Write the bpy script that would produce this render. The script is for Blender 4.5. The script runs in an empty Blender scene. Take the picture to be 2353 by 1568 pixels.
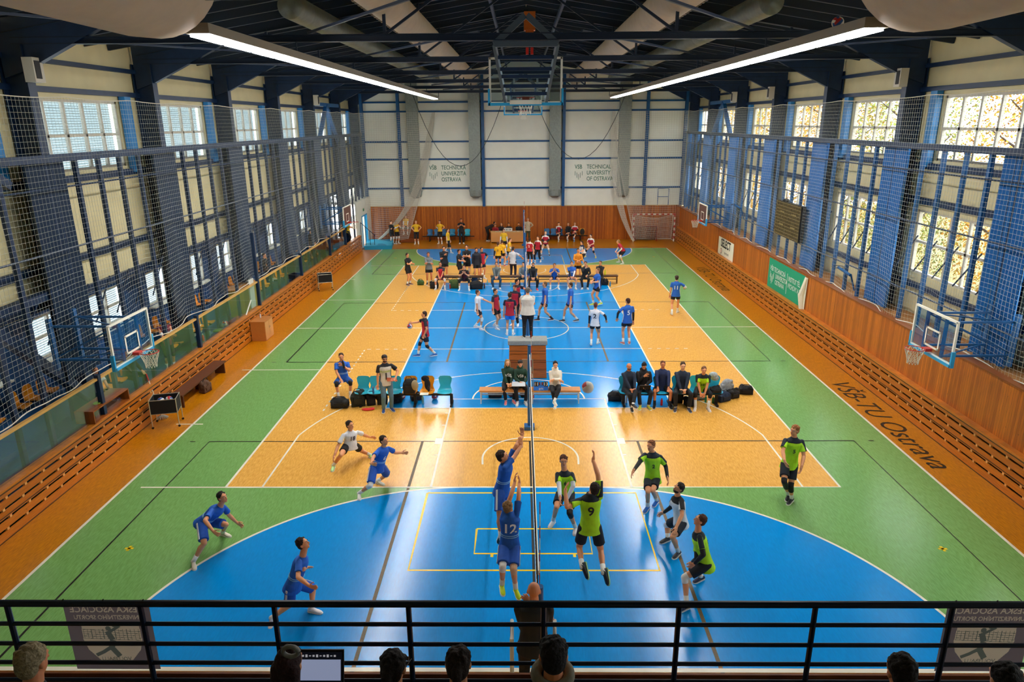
import bpy, bmesh, math, random
from mathutils import Vector, Matrix, Euler
from mathutils.bvhtree import BVHTree
random.seed(7)
V = Vector
SC = bpy.context.scene
COL = SC.collection
PI = math.pi
# ---------------------------------------------------------------- camera
FPX = 1621.0
CAMP = V((-0.241, -9.398, 8.526))
_a, _b, _c = 0.30108, 0.01313, -0.00705
_f = V((-math.sin(_b)*math.cos(_a), math.cos(_b)*math.cos(_a), -math.sin(_a)))
_r = _f.cross(V((0, 0, 1))).normalized(); _u = _r.cross(_f)
CR = _r*math.cos(_c) + _u*math.sin(_c); CU = -_r*math.sin(_c) + _u*math.cos(_c); CF = _f
cam = bpy.data.cameras.new('camera'); camo = bpy.data.objects.new('camera', cam); COL.objects.link(camo)
M3 = Matrix((CR, CU, -CF)).transposed()
camo.matrix_world = Matrix.Translation(CAMP) @ M3.to_4x4()
cam.sensor_width = 36; cam.lens = 36*FPX/2353; cam.clip_start = .05; cam.clip_end = 400
SC.camera = camo
SC.view_settings.view_transform = 'Standard'; SC.view_settings.look = 'None'
SC.view_settings.gamma = 1; SC.view_settings.exposure = 1.12; SC.view_settings.use_curve_mapping = False
try:
    SC.cycles.max_bounces = 7; SC.cycles.diffuse_bounces = 4; SC.cycles.glossy_bounces = 3
    SC.cycles.transmission_bounces = 6; SC.cycles.transparent_max_bounces = 12
    SC.cycles.sample_clamp_indirect = 4
    SC.cycles.caustics_reflective = False; SC.cycles.caustics_refractive = False
except Exception: pass
# ---------------------------------------------------------------- world: bright overcast day
w = bpy.data.worlds.new('world'); SC.world = w; w.use_nodes = True
bg = w.node_tree.nodes['Background']; bg.inputs[0].default_value = (.86, .94, 1, 1); bg.inputs[1].default_value = 3.4
sun = bpy.data.lights.new('sun', 'SUN'); sun.energy = 3; sun.angle = .01; sun.color = (1, .93, .8)
suno = bpy.data.objects.new('sun', sun); COL.objects.link(suno); suno.rotation_euler = V((-.72, .22, .66)).to_track_quat('Z', 'Y').to_euler()

def ray(px, py): return (CF + CR*((px-1176.5)/FPX) - CU*((py-784)/FPX))
def at(px, py, X=None, Y=None, Z=None):
    d = ray(px, py)
    if X is not None: t = (X-CAMP.x)/d.x
    elif Y is not None: t = (Y-CAMP.y)/d.y
    else: t = ((Z or 0)-CAMP.z)/d.z
    return CAMP + d*t
# ---------------------------------------------------------------- materials
MC = {}
def lin(c): return tuple((x/12.92 if x <= .04045 else ((x+.055)/1.055)**2.4) for x in c)
def hexc(h): return lin(tuple(int(h[i:i+2], 16)/255 for i in (0, 2, 4)))
def mat(h, rough=.6, metal=0, noise=0, nscale=20, emit=0, bump=0, alpha=1, trans=0, coat=0, stretch=None):
    key = (h, rough, metal, noise, nscale, emit, bump, alpha, trans, coat, stretch)
    if key in MC: return MC[key]
    m = bpy.data.materials.new('material_'+h); m.use_nodes = True; nt = m.node_tree; b = nt.nodes['Principled BSDF']
    c = hexc(h)
    b.inputs['Base Color'].default_value = (*c, 1); b.inputs['Roughness'].default_value = rough; b.inputs['Metallic'].default_value = metal
    b.inputs['Coat Weight'].default_value = coat
    if emit: b.inputs['Emission Color'].default_value = (*c, 1); b.inputs['Emission Strength'].default_value = emit
    if alpha < 1: b.inputs['Alpha'].default_value = alpha
    if trans: b.inputs['Transmission Weight'].default_value = trans
    if noise or bump:
        tc = nt.nodes.new('ShaderNodeTexCoord'); n = nt.nodes.new('ShaderNodeTexNoise'); n.inputs['Scale'].default_value = nscale; n.inputs['Detail'].default_value = 4
        if stretch:
            mp = nt.nodes.new('ShaderNodeMapping'); mp.inputs['Scale'].default_value = stretch
            nt.links.new(tc.outputs['Object'], mp.inputs[0]); nt.links.new(mp.outputs[0], n.inputs['Vector'])
        else: nt.links.new(tc.outputs['Object'], n.inputs['Vector'])
        if noise:
            rp = nt.nodes.new('ShaderNodeValToRGB'); rp.color_ramp.elements[0].position = .3; rp.color_ramp.elements[1].position = .7
            rp.color_ramp.elements[0].color = (*[x*(1-noise) for x in c], 1); rp.color_ramp.elements[1].color = (*[min(1, x*(1+noise)) for x in c], 1)
            nt.links.new(n.outputs['Fac'], rp.inputs[0]); nt.links.new(rp.outputs[0], b.inputs['Base Color'])
        if bump:
            bp = nt.nodes.new('ShaderNodeBump'); bp.inputs['Strength'].default_value = bump; bp.inputs['Distance'].default_value = .02
            nt.links.new(n.outputs['Fac'], bp.inputs['Height']); nt.links.new(bp.outputs[0], b.inputs['Normal'])
    MC[key] = m; return m
def floor_mat(name, h, h2, amt=.5, rough=.3, ang=0):
    """sealed sports floor: small mosaic strips, scuffs, uneven polish"""
    m = bpy.data.materials.new(name); m.use_nodes = True; nt = m.node_tree; b = nt.nodes['Principled BSDF']; N = nt.nodes.new; L = nt.links.new
    tc = N('ShaderNodeTexCoord'); mp = N('ShaderNodeMapping'); mp.inputs['Scale'].default_value = (38, 5.5, 1)
    mp.inputs['Rotation'].default_value = (0, 0, ang)
    L(tc.outputs['Object'], mp.inputs[0])
    n1 = N('ShaderNodeTexNoise'); n1.inputs['Scale'].default_value = 1; n1.inputs['Detail'].default_value = 3; L(mp.outputs[0], n1.inputs['Vector'])
    r1 = N('ShaderNodeValToRGB'); r1.color_ramp.elements[0].position = .35; r1.color_ramp.elements[1].position = .65
    a, c = hexc(h), hexc(h2)
    r1.color_ramp.elements[0].color = (*c, 1); r1.color_ramp.elements[1].color = (*a, 1)
    L(n1.outputs['Fac'], r1.inputs[0])
    mx = N('ShaderNodeMixRGB'); mx.inputs[0].default_value = amt; mx.inputs[1].default_value = (*a, 1); L(r1.outputs[0], mx.inputs[2])
    n2 = N('ShaderNodeTexNoise'); n2.inputs['Scale'].default_value = .45; n2.inputs['Detail'].default_value = 5; L(tc.outputs['Object'], n2.inputs['Vector'])
    mr = N('ShaderNodeMapRange'); mr.inputs[1].default_value = .15; mr.inputs[2].default_value = .85; mr.inputs[3].default_value = rough-.01; mr.inputs[4].default_value = rough+.03
    L(n2.outputs['Fac'], mr.inputs[0]); b.inputs['Roughness'].default_value = rough
    L(mx.outputs[0], b.inputs['Base Color'])
    bp = N('ShaderNodeBump'); bp.inputs['Strength'].default_value = .06; bp.inputs['Distance'].default_value = .01
    n3 = N('ShaderNodeTexNoise'); n3.inputs['Scale'].default_value = 9; n3.inputs['Detail'].default_value = 6; L(tc.outputs['Object'], n3.inputs['Vector'])
    L(n3.outputs['Fac'], bp.inputs['Height']); L(bp.outputs[0], b.inputs['Normal'])
    b.inputs['Specular IOR Level'].default_value = .42
    return m
def plank_mat(name, h, h2, axis='Y', w=.09, rough=.4, knots=True):
    """vertical or horizontal boards of varied tone; w = board width in metres along `axis`"""
    m = bpy.data.materials.new(name); m.use_nodes = True; nt = m.node_tree; b = nt.nodes['Principled BSDF']; N = nt.nodes.new; L = nt.links.new
    tc = N('ShaderNodeTexCoord'); sp = N('ShaderNodeSeparateXYZ'); L(tc.outputs['Object'], sp.inputs[0])
    dv = N('ShaderNodeMath'); dv.operation = 'DIVIDE'; dv.inputs[1].default_value = w; L(sp.outputs[axis], dv.inputs[0])
    fl = N('ShaderNodeMath'); fl.operation = 'FLOOR'; L(dv.outputs[0], fl.inputs[0])
    wn = N('ShaderNodeTexWhiteNoise'); wn.noise_dimensions = '1D'; L(fl.outputs[0], wn.inputs['W'])
    fr = N('ShaderNodeMath'); fr.operation = 'FRACT'; L(dv.outputs[0], fr.inputs[0])
    g = N('ShaderNodeMath'); g.operation = 'GREATER_THAN'; g.inputs[1].default_value = .06; L(fr.outputs[0], g.inputs[0])
    rp = N('ShaderNodeValToRGB'); a, c = hexc(h), hexc(h2); rp.color_ramp.elements[0].color = (*c, 1); rp.color_ramp.elements[1].color = (*a, 1)
    L(wn.outputs['Value'], rp.inputs[0])
    mp = N('ShaderNodeMapping'); sc = {'X': (60, 60, 3), 'Y': (60, 60, 3), 'Z': (3, 3, 60)}[axis]; mp.inputs['Scale'].default_value = sc; L(tc.outputs['Object'], mp.inputs[0])
    n = N('ShaderNodeTexNoise'); n.inputs['Scale'].default_value = 1; n.inputs['Detail'].default_value = 4; L(mp.outputs[0], n.inputs['Vector'])
    mr = N('ShaderNodeMapRange'); mr.inputs[1].default_value = .3; mr.inputs[2].default_value = .7; mr.inputs[3].default_value = .7; mr.inputs[4].default_value = 1.15; L(n.outputs['Fac'], mr.inputs[0])
    mu = N('ShaderNodeMixRGB'); mu.blend_type = 'MULTIPLY'; mu.inputs[0].default_value = 1; L(rp.outputs[0], mu.inputs[1]); L(mr.outputs[0], mu.inputs[2])
    last = mu
    if knots:
        vo = N('ShaderNodeTexVoronoi'); vo.inputs['Scale'].default_value = 3.3; L(tc.outputs['Object'], vo.inputs['Vector'])
        lt = N('ShaderNodeMapRange'); lt.inputs[1].default_value = .02; lt.inputs[2].default_value = .07; lt.inputs[3].default_value = .35; lt.inputs[4].default_value = 1; L(vo.outputs['Distance'], lt.inputs[0])
        m2 = N('ShaderNodeMixRGB'); m2.blend_type = 'MULTIPLY'; m2.inputs[0].default_value = 1; L(mu.outputs[0], m2.inputs[1]); L(lt.outputs[0], m2.inputs[2]); last = m2
    m3 = N('ShaderNodeMixRGB'); m3.inputs[1].default_value = (.05, .02, .008, 1); L(g.outputs[0], m3.inputs[0]); L(last.outputs[0], m3.inputs[2])
    L(m3.outputs[0], b.inputs['Base Color']); b.inputs['Roughness'].default_value = rough
    return m
# ---------------------------------------------------------------- mesh helpers
class MB:
    def __init__(s): s.v = []; s.f = []; s.m = []; s.cur = 0
    def add(s, vs, fs):
        o = len(s.v); s.v += [tuple(x) for x in vs]; s.f += [tuple(i+o for i in f) for f in fs]; s.m += [s.cur]*len(fs); return s
    def box(s, c, d, R=None):
        c = V(c); hx, hy, hz = d[0]/2, d[1]/2, d[2]/2
        vs = [V((x, y, z)) for x in (-hx, hx) for y in (-hy, hy) for z in (-hz, hz)]
        if R is not None: vs = [R @ v for v in vs]
        return s.add([c+v for v in vs], [(0, 1, 3, 2), (4, 6, 7, 5), (0, 4, 5, 1), (2, 3, 7, 6), (0, 2, 6, 4), (1, 5, 7, 3)])
    def bb(s, x0, x1, y0, y1, z0, z1): return s.box(((x0+x1)/2, (y0+y1)/2, (z0+z1)/2), (abs(x1-x0), abs(y1-y0), abs(z1-z0)))
    def beam(s, p0, p1, w, h, up=(0, 0, 1)):
        p0, p1 = V(p0), V(p1); d = (p1-p0); L = d.length
        if L < 1e-6: return s
        d /= L; up = V(up)
        if abs(d.dot(up)) > .98: up = V((0, 1, 0)) if abs(d.y) < .9 else V((1, 0, 0))
        r = d.cross(up).normalized(); u = r.cross(d)
        R = Matrix((r, d, u)).transposed()
        return s.box((p0+p1)/2, (w, L, h), R)
    def ibeam(s, p0, p1, w, h, t=.02, up=(0, 0, 1)):
        p0, p1 = V(p0), V(p1); d = (p1-p0).normalized(); u = V(up)
        r = d.cross(u).normalized(); u = r.cross(d)
        s.beam(p0, p1, t, h, u); s.beam(p0+u*(h/2-t/2), p1+u*(h/2-t/2), w, t, u); s.beam(p0-u*(h/2-t/2), p1-u*(h/2-t/2), w, t, u); return s
    def tube(s, pts, r, n=8, caps=True, radii=None):
        pts = [V(p) for p in pts]; k = len(pts); rings = []; prev = None
        for i, p in enumerate(pts):
            d = (pts[min(i+1, k-1)]-pts[max(i-1, 0)]).normalized()
            if prev is None:
                a = V((0, 0, 1)) if abs(d.z) < .9 else V((1, 0, 0)); x = d.cross(a).normalized()
            else: x = (prev - d*prev.dot(d)).normalized()
            prev = x; y = d.cross(x); rr = radii[i] if radii else r
            rings.append([p+(x*math.cos(2*PI*j/n)+y*math.sin(2*PI*j/n))*rr for j in range(n)])
        vs = [v for R in rings for v in R]; fs = []
        for i in range(k-1):
            for j in range(n): fs.append((i*n+j, i*n+(j+1) % n, (i+1)*n+(j+1) % n, (i+1)*n+j))
        if caps: fs.append(tuple(range(n-1, -1, -1))); fs.append(tuple((k-1)*n+j for j in range(n)))
        return s.add(vs, fs)
    def loft(s, rings, n=16):
        """rings: (centre, xaxis, yaxis, rx, ry)"""
        vs = []; k = len(rings)
        for c, x, y, rx, ry in rings:
            for j in range(n): a = 2*PI*j/n; vs.append(V(c)+V(x)*(math.cos(a)*rx)+V(y)*(math.sin(a)*ry))
        fs = [(i*n+j, i*n+(j+1) % n, (i+1)*n+(j+1) % n, (i+1)*n+j) for i in range(k-1) for j in range(n)]
        fs.append(tuple(range(n-1, -1, -1))); fs.append(tuple((k-1)*n+j for j in range(n)))
        return s.add(vs, fs)
    def lathe(s, c, prof, n=16, ax=(0, 0, 1)):
        ax = V(ax).normalized(); x = ax.orthogonal().normalized(); y = ax.cross(x); c = V(c)
        return s.loft([(c+ax*z, x, y, max(r, 1e-4), max(r, 1e-4)) for r, z in prof], n)
    def ell(s, c, r, ax=None, nu=12, nv=8):
        """ellipsoid; r=(rx,ry,rz); ax = 3x3 matrix"""
        c = V(c); ax = ax or Matrix.Identity(3); r = (r, r, r) if not hasattr(r, '__len__') else r
        vs = [c+ax @ V((0, 0, -r[2]))]
        for i in range(1, nv):
            t = PI*i/nv
            for j in range(nu): a = 2*PI*j/nu; vs.append(c+ax @ V((r[0]*math.sin(t)*math.cos(a), r[1]*math.sin(t)*math.sin(a), -r[2]*math.cos(t))))
        vs.append(c+ax @ V((0, 0, r[2]))); fs = []
        for j in range(nu):
            fs.append((0, 1+(j+1) % nu, 1+j))
            for i in range(nv-2): a = 1+i*nu; fs.append((a+j, a+(j+1) % nu, a+nu+(j+1) % nu, a+nu+j))
            a = 1+(nv-2)*nu; fs.append((a+j, a+(j+1) % nu, len(vs)-1))
        return s.add(vs, fs)
    def cone(s, p0, p1, r0, r1, n=12, round0=True, round1=True):
        """tapered limb with rounded or flat ends"""
        p0, p1 = V(p0), V(p1); d = p1-p0; L = d.length
        if L < 1e-6: return s.ell(p0, r0)
        d /= L; pts = []; rad = []
        if round0:
            for a in (80, 55, 28): t = math.radians(a); pts.append(p0-d*r0*math.sin(t)); rad.append(r0*math.cos(t))
        pts.append(p0); rad.append(r0); pts.append(p1); rad.append(r1)
        if round1:
            for a in (28, 55, 80): t = math.radians(a); pts.append(p1+d*r1*math.sin(t)); rad.append(r1*math.cos(t))
        return s.tube(pts, 0, n, True, rad)
    def sheet(s, pts): return s.add(pts, [tuple(range(len(pts)))])
    def build(s, name, mats, parent=None, smooth=False, loc=None):
        me = bpy.data.meshes.new(name); me.from_pydata(s.v, [], s.f)
        for m in (mats if isinstance(mats, (list, tuple)) else [mats]): me.materials.append(m)
        if any(s.m): me.polygons.foreach_set('material_index', s.m)
        if smooth: me.polygons.foreach_set('use_smooth', [True]*len(s.f))
        me.update()
        o = bpy.data.objects.new(name, me); COL.objects.link(o)
        if parent is not None: o.parent = parent
        if loc is not None: o.location = loc
        return o
def empty(name, loc=(0, 0, 0), rz=0, label=None, cat=None, group=None, parent=None):
    o = bpy.data.objects.new(name, None); COL.objects.link(o); o.location = loc; o.rotation_euler = (0, 0, rz); o.empty_display_size = .1
    if label: tag(o, label, cat, group)
    if parent: o.parent = parent
    return o
def tag(o, label, cat, group=None, kind=None):
    if label: o['label'] = label
    if cat: o['category'] = cat
    if group: o['group'] = group
    if kind: o['kind'] = kind
    return o
def struct(o): o['kind'] = 'structure'; return o
def copy_tree(o, parent=None, **kw):
    c = o.copy(); COL.objects.link(c)
    if parent is not None: c.parent = parent
    for ch in list(o.children): copy_tree(ch, c)
    return c
TXT = {}
def text_mesh(t, size=1.0, bold=0, extrude=.002, align='CENTER', shear=0):
    k = (t, bold, align, shear)
    if k not in TXT:
        cu = bpy.data.curves.new('text', 'FONT'); cu.body = t; cu.size = 1; cu.align_x = align; cu.align_y = 'CENTER'; cu.offset = bold; cu.resolution_u = 3; cu.shear = shear
        ob = bpy.data.objects.new('text', cu); me = bpy.data.meshes.new_from_object(ob)
        TXT[k] = ([v.co.copy() for v in me.vertices], [tuple(p.vertices) for p in me.polygons])
        bpy.data.objects.remove(ob)
    return TXT[k]
def text_on(mb, t, org, x, y, size, bold=0, off=0, align='CENTER', shear=0, sx=1):
    """flat lettering added to a mesh in the plane (x, y) at org"""
    vs, fs = text_mesh(t, bold=bold, align=align, shear=shear); x, y, org = V(x).normalized(), V(y).normalized(), V(org); n = x.cross(y)
    mb.add([org+x*(v.x*size*sx)+y*(v.y*size)+n*off for v in vs], fs)
# ================================================================ setting
NAVY = mat('0E2A4C', .45, noise=.15, nscale=4); NAVYD = mat('0B2038', .5); STEELB = mat('15568F', .4, noise=.2, nscale=3)
CREAM = mat('D8CCA0', .6, noise=.05, nscale=1.5); WHITE = mat('EFEBDD', .55); FRAMEW = mat('C9C2B4', .5)
GALV = mat('8F9690', .42, metal=.35, noise=.12, nscale=8); FABRIC = mat('B9A995', .85, noise=.06, nscale=3, bump=.3)
BLK = mat('121214', .6); WOODR = plank_mat('wood_wall', 'D2741C', 'A85410', 'Y', .085); WOODX = plank_mat('wood_wall_back', 'D2741C', 'A04C0C', 'X', .085)
SLAT = plank_mat('pine_slat', 'D27C22', 'B66414', 'Z', .5, .35); LWOOD = mat('C98A45', .4, noise=.15, nscale=6, stretch=(1, 8, 8))
FR = [2.4, 8.45, 14.5, 20.55, 26.6, 32.65, 38.7]      # portal frames
YB = 44.1; YN = -2.2
# ---- floor and its painted zones
def arc(c, r, a0, a1, n=40): return [V((c[0]+r*math.cos(math.radians(a0+(a1-a0)*i/n)), c[1]+r*math.sin(math.radians(a0+(a1-a0)*i/n)), 0)) for i in range(n+1)]
FL_OUT = floor_mat('parquet_outer', 'D08408', '9A5600', .6, .3); FL_TAN = floor_mat('parquet_court', 'F2B656', 'CC8C2A', .6, .27)
FL_GRN = floor_mat('green_paint', '7DAE62', '5E8C3E', .5, .23, .5); FL_BLU = floor_mat('blue_paint', '0092E0', '007AC4', .35, .2); FL_BLU.node_tree.nodes['Principled BSDF'].inputs['Specular IOR Level'].default_value = .28
LWH = mat('EDE6D2', .35); LYE = mat('F2CF0A', .35); LBK = mat('17170F', .4); LBR = mat('5E4A22', .5, noise=.5, nscale=60)
fb = MB(); fb.bb(-14, 14, -5.9, 46, -.3, 0); floor = struct(fb.build('floor', FL_OUT))
def zone(name, polys, z, m):
    b = MB()
    for p in polys: b.sheet([V((q[0], q[1], z)) for q in p])
    return b.build(name, m, floor)
zone('green_zone', [[(-10, 0), (10, 0), (10, 40), (-10, 40)]], .001, FL_GRN)
zone('court_zone', [[(-7.5, 6), (7.5, 6), (7.5, 34), (-7.5, 34)]], .002, FL_TAN)
def dzone(y0, s): # goal area outline
    p = [V((7.5, 0, 0))]+arc((1.5, 0), 6, 0, 90)+arc((-1.5, 0), 6, 90, 180)
    return [(q.x, y0+s*q.y) for q in p] if s > 0 else [(q.x, y0+s*q.y) for q in reversed(p)]
zone('blue_zone', [dzone(0, 1), dzone(40, -1), [(-4.5, 11), (4.5, 11), (4.5, 29), (-4.5, 29)]], .003, FL_BLU)
def line(b, pts, w=.05, z=.004, closed=False):
    pts = [V((p[0], p[1], 0)) for p in pts]; n = len(pts); L = []; R = []
    for i, p in enumerate(pts):
        d = (pts[min(i+1, n-1)]-pts[max(i-1, 0)]).normalized(); s = V((-d.y, d.x, 0))*w/2
        L.append(p+s); R.append(p-s)
    vs = [V((q.x, q.y, z)) for q in L+R]
    b.add(vs, [(i, i+1, n+i+1, n+i) for i in range(n-1)])
def dash(b, pts, on, off, w=.05, z=.004):
    acc = 0; 
    for p, q in zip(pts[:-1], pts[1:]):
        p, q = V((p[0], p[1], 0)), V((q[0], q[1], 0)); L = (q-p).length; d = (q-p)/L; t = -acc if acc > 0 else -acc
        t = -acc
        while t < L:
            a, c = max(t, 0), min(t+on, L)
            if c > a: line(b, [p+d*a, p+d*c], w, z)
            t += on+off
        acc = (L-(t-(on+off))) if True else 0
yb = MB()
for s, y0 in ((1, 0), (-1, 40)):
    Y = lambda y: y0+s*y
    line(yb, [(-2.5, Y(5.72)), (-2.5, Y(2.65)), (2.5, Y(2.65)), (2.5, Y(5.72)), (-2.5, Y(5.72))], .06, .005)
    line(yb, [(-1.22, Y(4.15)), (-1.22, Y(3.22)), (1.22, Y(3.22)), (1.22, Y(4.15)), (-1.22, Y(4.15))], .05, .005)
    for x in (-.85, .85): yb.bb(x-.03, x+.03, Y(3.1), Y(3.2), .0045, .005)
    for x in (-8.5, 8.5): line(yb, [(x-.09, Y(3.4)), (x+.09, Y(3.4))], .06, .005); line(yb, [(x, Y(3.31)), (x, Y(3.49))], .06, .005)
yb.build('yellow_court_lines', LYE, floor)
kb = MB()
for y0, y1 in ((-.4, 8.6), (15.45, 24.5), (31.4, 40.4)):
    line(kb, [(-9, y0), (-9, y1), (9, y1), (9, y0), (-9, y0)], .05, .0046); line(kb, [(0, y0), (0, y1)], .05, .0046)
    for x in (-9.4, 9.4):
        for y in (y0, y1): line(kb, [(x-.12*0, y), (x+(.15 if x > 0 else -.15), y)], .04, .0046)
kb.build('black_court_lines', LBK, floor)
bb_ = MB()
for y0, y1 in ((-.4, 8.6), (15.45, 24.5), (31.4, 40.4)):
    for x in (-3, 3): line(bb_, [(x, y0), (x, y1)], .07, .0043)
bb_.build('brown_attack_lines', LBR, floor)
wb = MB(); W = lambda p, w=.05, z=.0052: line(wb, p, w, z)
W([(-10, 0), (-10, 40), (10, 40), (10, 0)], .07); W([(-11, -.02), (11, -.02)], .09, .0056)
W([(-10, 20), (10, 20)]); W([(-9.6, 6), (-7.5, 6)]); W([(-7.5, 6), (7.5, 6), (7.5, 34), (-7.5, 34), (-7.5, 6)], .06)
W([(-9.6, 34), (-7.5, 34)])
for s, y0 in ((1, 0), (-1, 40)):
    Y = lambda y: y0+s*y
    W([(q[0], q[1]) for q in dzone(y0, s)][1:], .06, .0054)
    W([(-2.45, Y(6)), (-2.45, Y(11.75)), (2.45, Y(11.75)), (2.45, Y(6))], .06)
    W([(x, Y(y)) for x, y in [(q.x, q.y) for q in arc((0, 11.75), 1.8, 0, 180)]])
    W([(1.25, Y(7.2))]+[(q.x, Y(q.y)) for q in arc((0, 7.575), 1.27, 0, 180)]+[(-1.25, Y(7.2))])
    a0 = math.degrees(math.acos(6.6/6.75))
    W([(6.6, Y(6))]+[(q.x, Y(q.y)) for q in arc((0, 7.575), 6.75, a0, 180-a0, 60)]+[(-6.6, Y(6))])
    pass
    for sx in (-1, 1):
        for yy, ln, ww in ((7.75, .12, .05), (8.6, .2, .38), (9.7, .12, .05), (10.6, .12, .05)):
            x = 2.45*sx; wb.bb(x, x+sx*ln, Y(yy)-ww/2, Y(yy)+ww/2, .005, .0054)
W([(q.x, q.y+20) for q in arc((0, 0), 1.82, 0, 360, 64)]); W([(-4.5, 11), (4.5, 11), (4.5, 29), (-4.5, 29), (-4.5, 11)], .06, .0057)
for y in (17, 23):
    W([(-4.5, y), (4.5, y)])
    for sx in (-1, 1): dash(wb, [(4.75*sx, y), (6.4*sx, y)], .15, .2)
for a_, c_ in ((10.8, 17), (23, 29.2)): dash(wb, [(-6.38, a_), (-6.38, c_)], .15, .2)
W([(-10.35, 14.6), (-7.5, 14.6)]); W([(-10.3, 25.1), (-7.5, 25.1)]); W([(-10.5, 9.8), (-9.7, 9.8)]); W([(-10.4, 30), (-9.7, 30)]); 
wb.build('white_court_lines', LWH, floor)
tb = MB()
text_on(tb, 'VŠB-TU Ostrava', (10.52, 10.1, .006), (0, -1, 0), (1, 0, 0), .92, 0, 0, shear=.15, sx=1.02)
text_on(tb, 'VŠB-TU Ostrava', (10.62, 30.0, .006), (0, -1, 0), (1, 0, 0), .92, 0, 0, shear=.15, sx=1.02)
tb.build('floor_lettering', LBK, floor)
# ---- walls
def wall_obj(n): return struct(empty(n))
def pane_mat():
    m = bpy.data.materials.new('window_glass'); m.use_nodes = True; nt = m.node_tree; nt.nodes.clear(); N = nt.nodes.new
    o = N('ShaderNodeOutputMaterial'); t = N('ShaderNodeBsdfTransparent'); g = N('ShaderNodeBsdfGlossy'); g.inputs['Roughness'].default_value = .03
    lw = N('ShaderNodeLayerWeight'); fz = N('ShaderNodeMapRange'); fz.inputs[1].default_value = .3; fz.inputs[3].default_value = .04; fz.inputs[4].default_value = .35; nt.links.new(lw.outputs['Facing'], fz.inputs[0]); mx = N('ShaderNodeMixShader'); t.inputs[0].default_value = (.93, .97, .96, 1)
    nt.links.new(fz.outputs[0], mx.inputs[0]); nt.links.new(t.outputs[0], mx.inputs[1]); nt.links.new(g.outputs[0], mx.inputs[2]); nt.links.new(mx.outputs[0], o.inputs[0]); return m
GLASS = pane_mat()
STRIPM = mat('1E78B8', .4)
def blind_mat():
    m = bpy.data.materials.new('white_blind'); m.use_nodes = True; nt = m.node_tree; nt.nodes.clear(); N = nt.nodes.new
    o = N('ShaderNodeOutputMaterial'); t = N('ShaderNodeBsdfTranslucent'); g = N('ShaderNodeBsdfDiffuse'); mx = N('ShaderNodeMixShader')
    t.inputs[0].default_value = (.42, .48, .50, 1); g.inputs[0].default_value = (.6, .64, .66, 1); mx.inputs[0].default_value = .45
    nt.links.new(t.outputs[0], mx.inputs[1]); nt.links.new(g.outputs[0], mx.inputs[2]); nt.links.new(mx.outputs[0], o.inputs[0]); return m
BLIND = blind_mat()
winn = [0]
def window(sx, X, y0, y1, z0, z1, cols, rows, blind=False, sill=None):
    """frame, bars, pane and (left side) blinds; sx = side sign"""
    winn[0] += 1; w = struct(empty('window_%d' % winn[0])); b = MB(); t = .07
    xa, xb = X-.05, X+.05
    b.bb(xa, xb, y0, y1, z0, z0+t); b.bb(xa, xb, y0, y1, z1-t, z1); b.bb(xa, xb, y0, y0+t, z0, z1); b.bb(xa, xb, y1-t, y1, z0, z1)
    b.build('window_frame', FRAMEW, w); b = MB()
    for i in range(1, cols): y = y0+(y1-y0)*i/cols; b.bb(xa+.01, xb-.01, y-.045, y+.045, z0, z1)
    for i in range(1, rows): z = z0+(z1-z0)*i/rows; b.bb(xa+.01, xb-.01, y0, y1, z-.04, z+.04)
    b.build('glazing_bars', FRAMEW, w)
    b = MB(); b.sheet([(X, y0, z0), (X, y1, z0), (X, y1, z1), (X, y0, z1)]); b.build('pane', GLASS, w)
    if blind:
        b = MB(); z = z0+.02; R = Matrix.Rotation(math.radians(62*sx), 3, 'Y')
        while z < z1-.02: b.box((X+sx*.16, (y0+y1)/2+.0, z), (.075, y1-y0-.1, .004), R); z += .068
        b.build('blind', BLIND, w)
    if sill: b = MB(); b.bb(X-sx*.02, X-sx*.32, y0-.1, y1+.1, z0-.06, z0-.01); b.build('window_sill', WHITE, w)
    return w
def wall_grid(b, X, th, ys, zs, holes):
    """wall slab in plane X with rectangular holes (y0,y1,z0,z1)"""
    ys = sorted(set(ys+[h[0] for h in holes]+[h[1] for h in holes])); zs = sorted(set(zs+[h[2] for h in holes]+[h[3] for h in holes]))
    for a, c in zip(ys[:-1], ys[1:]):
        run = None
        for e, g in zip(zs[:-1], zs[1:]):
            hole = any(h[0] <= (a+c)/2 <= h[1] and h[2] <= (e+g)/2 <= h[3] for h in holes)
            if hole:
                if run: b.bb(X, X+th, a, c, run[0], run[1]); run = None
            else: run = (run[0], g) if run else (e, g)
        if run: b.bb(X, X+th, a, c, run[0], run[1])
ZE = 10.9; RIDGE = 13.0
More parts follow.
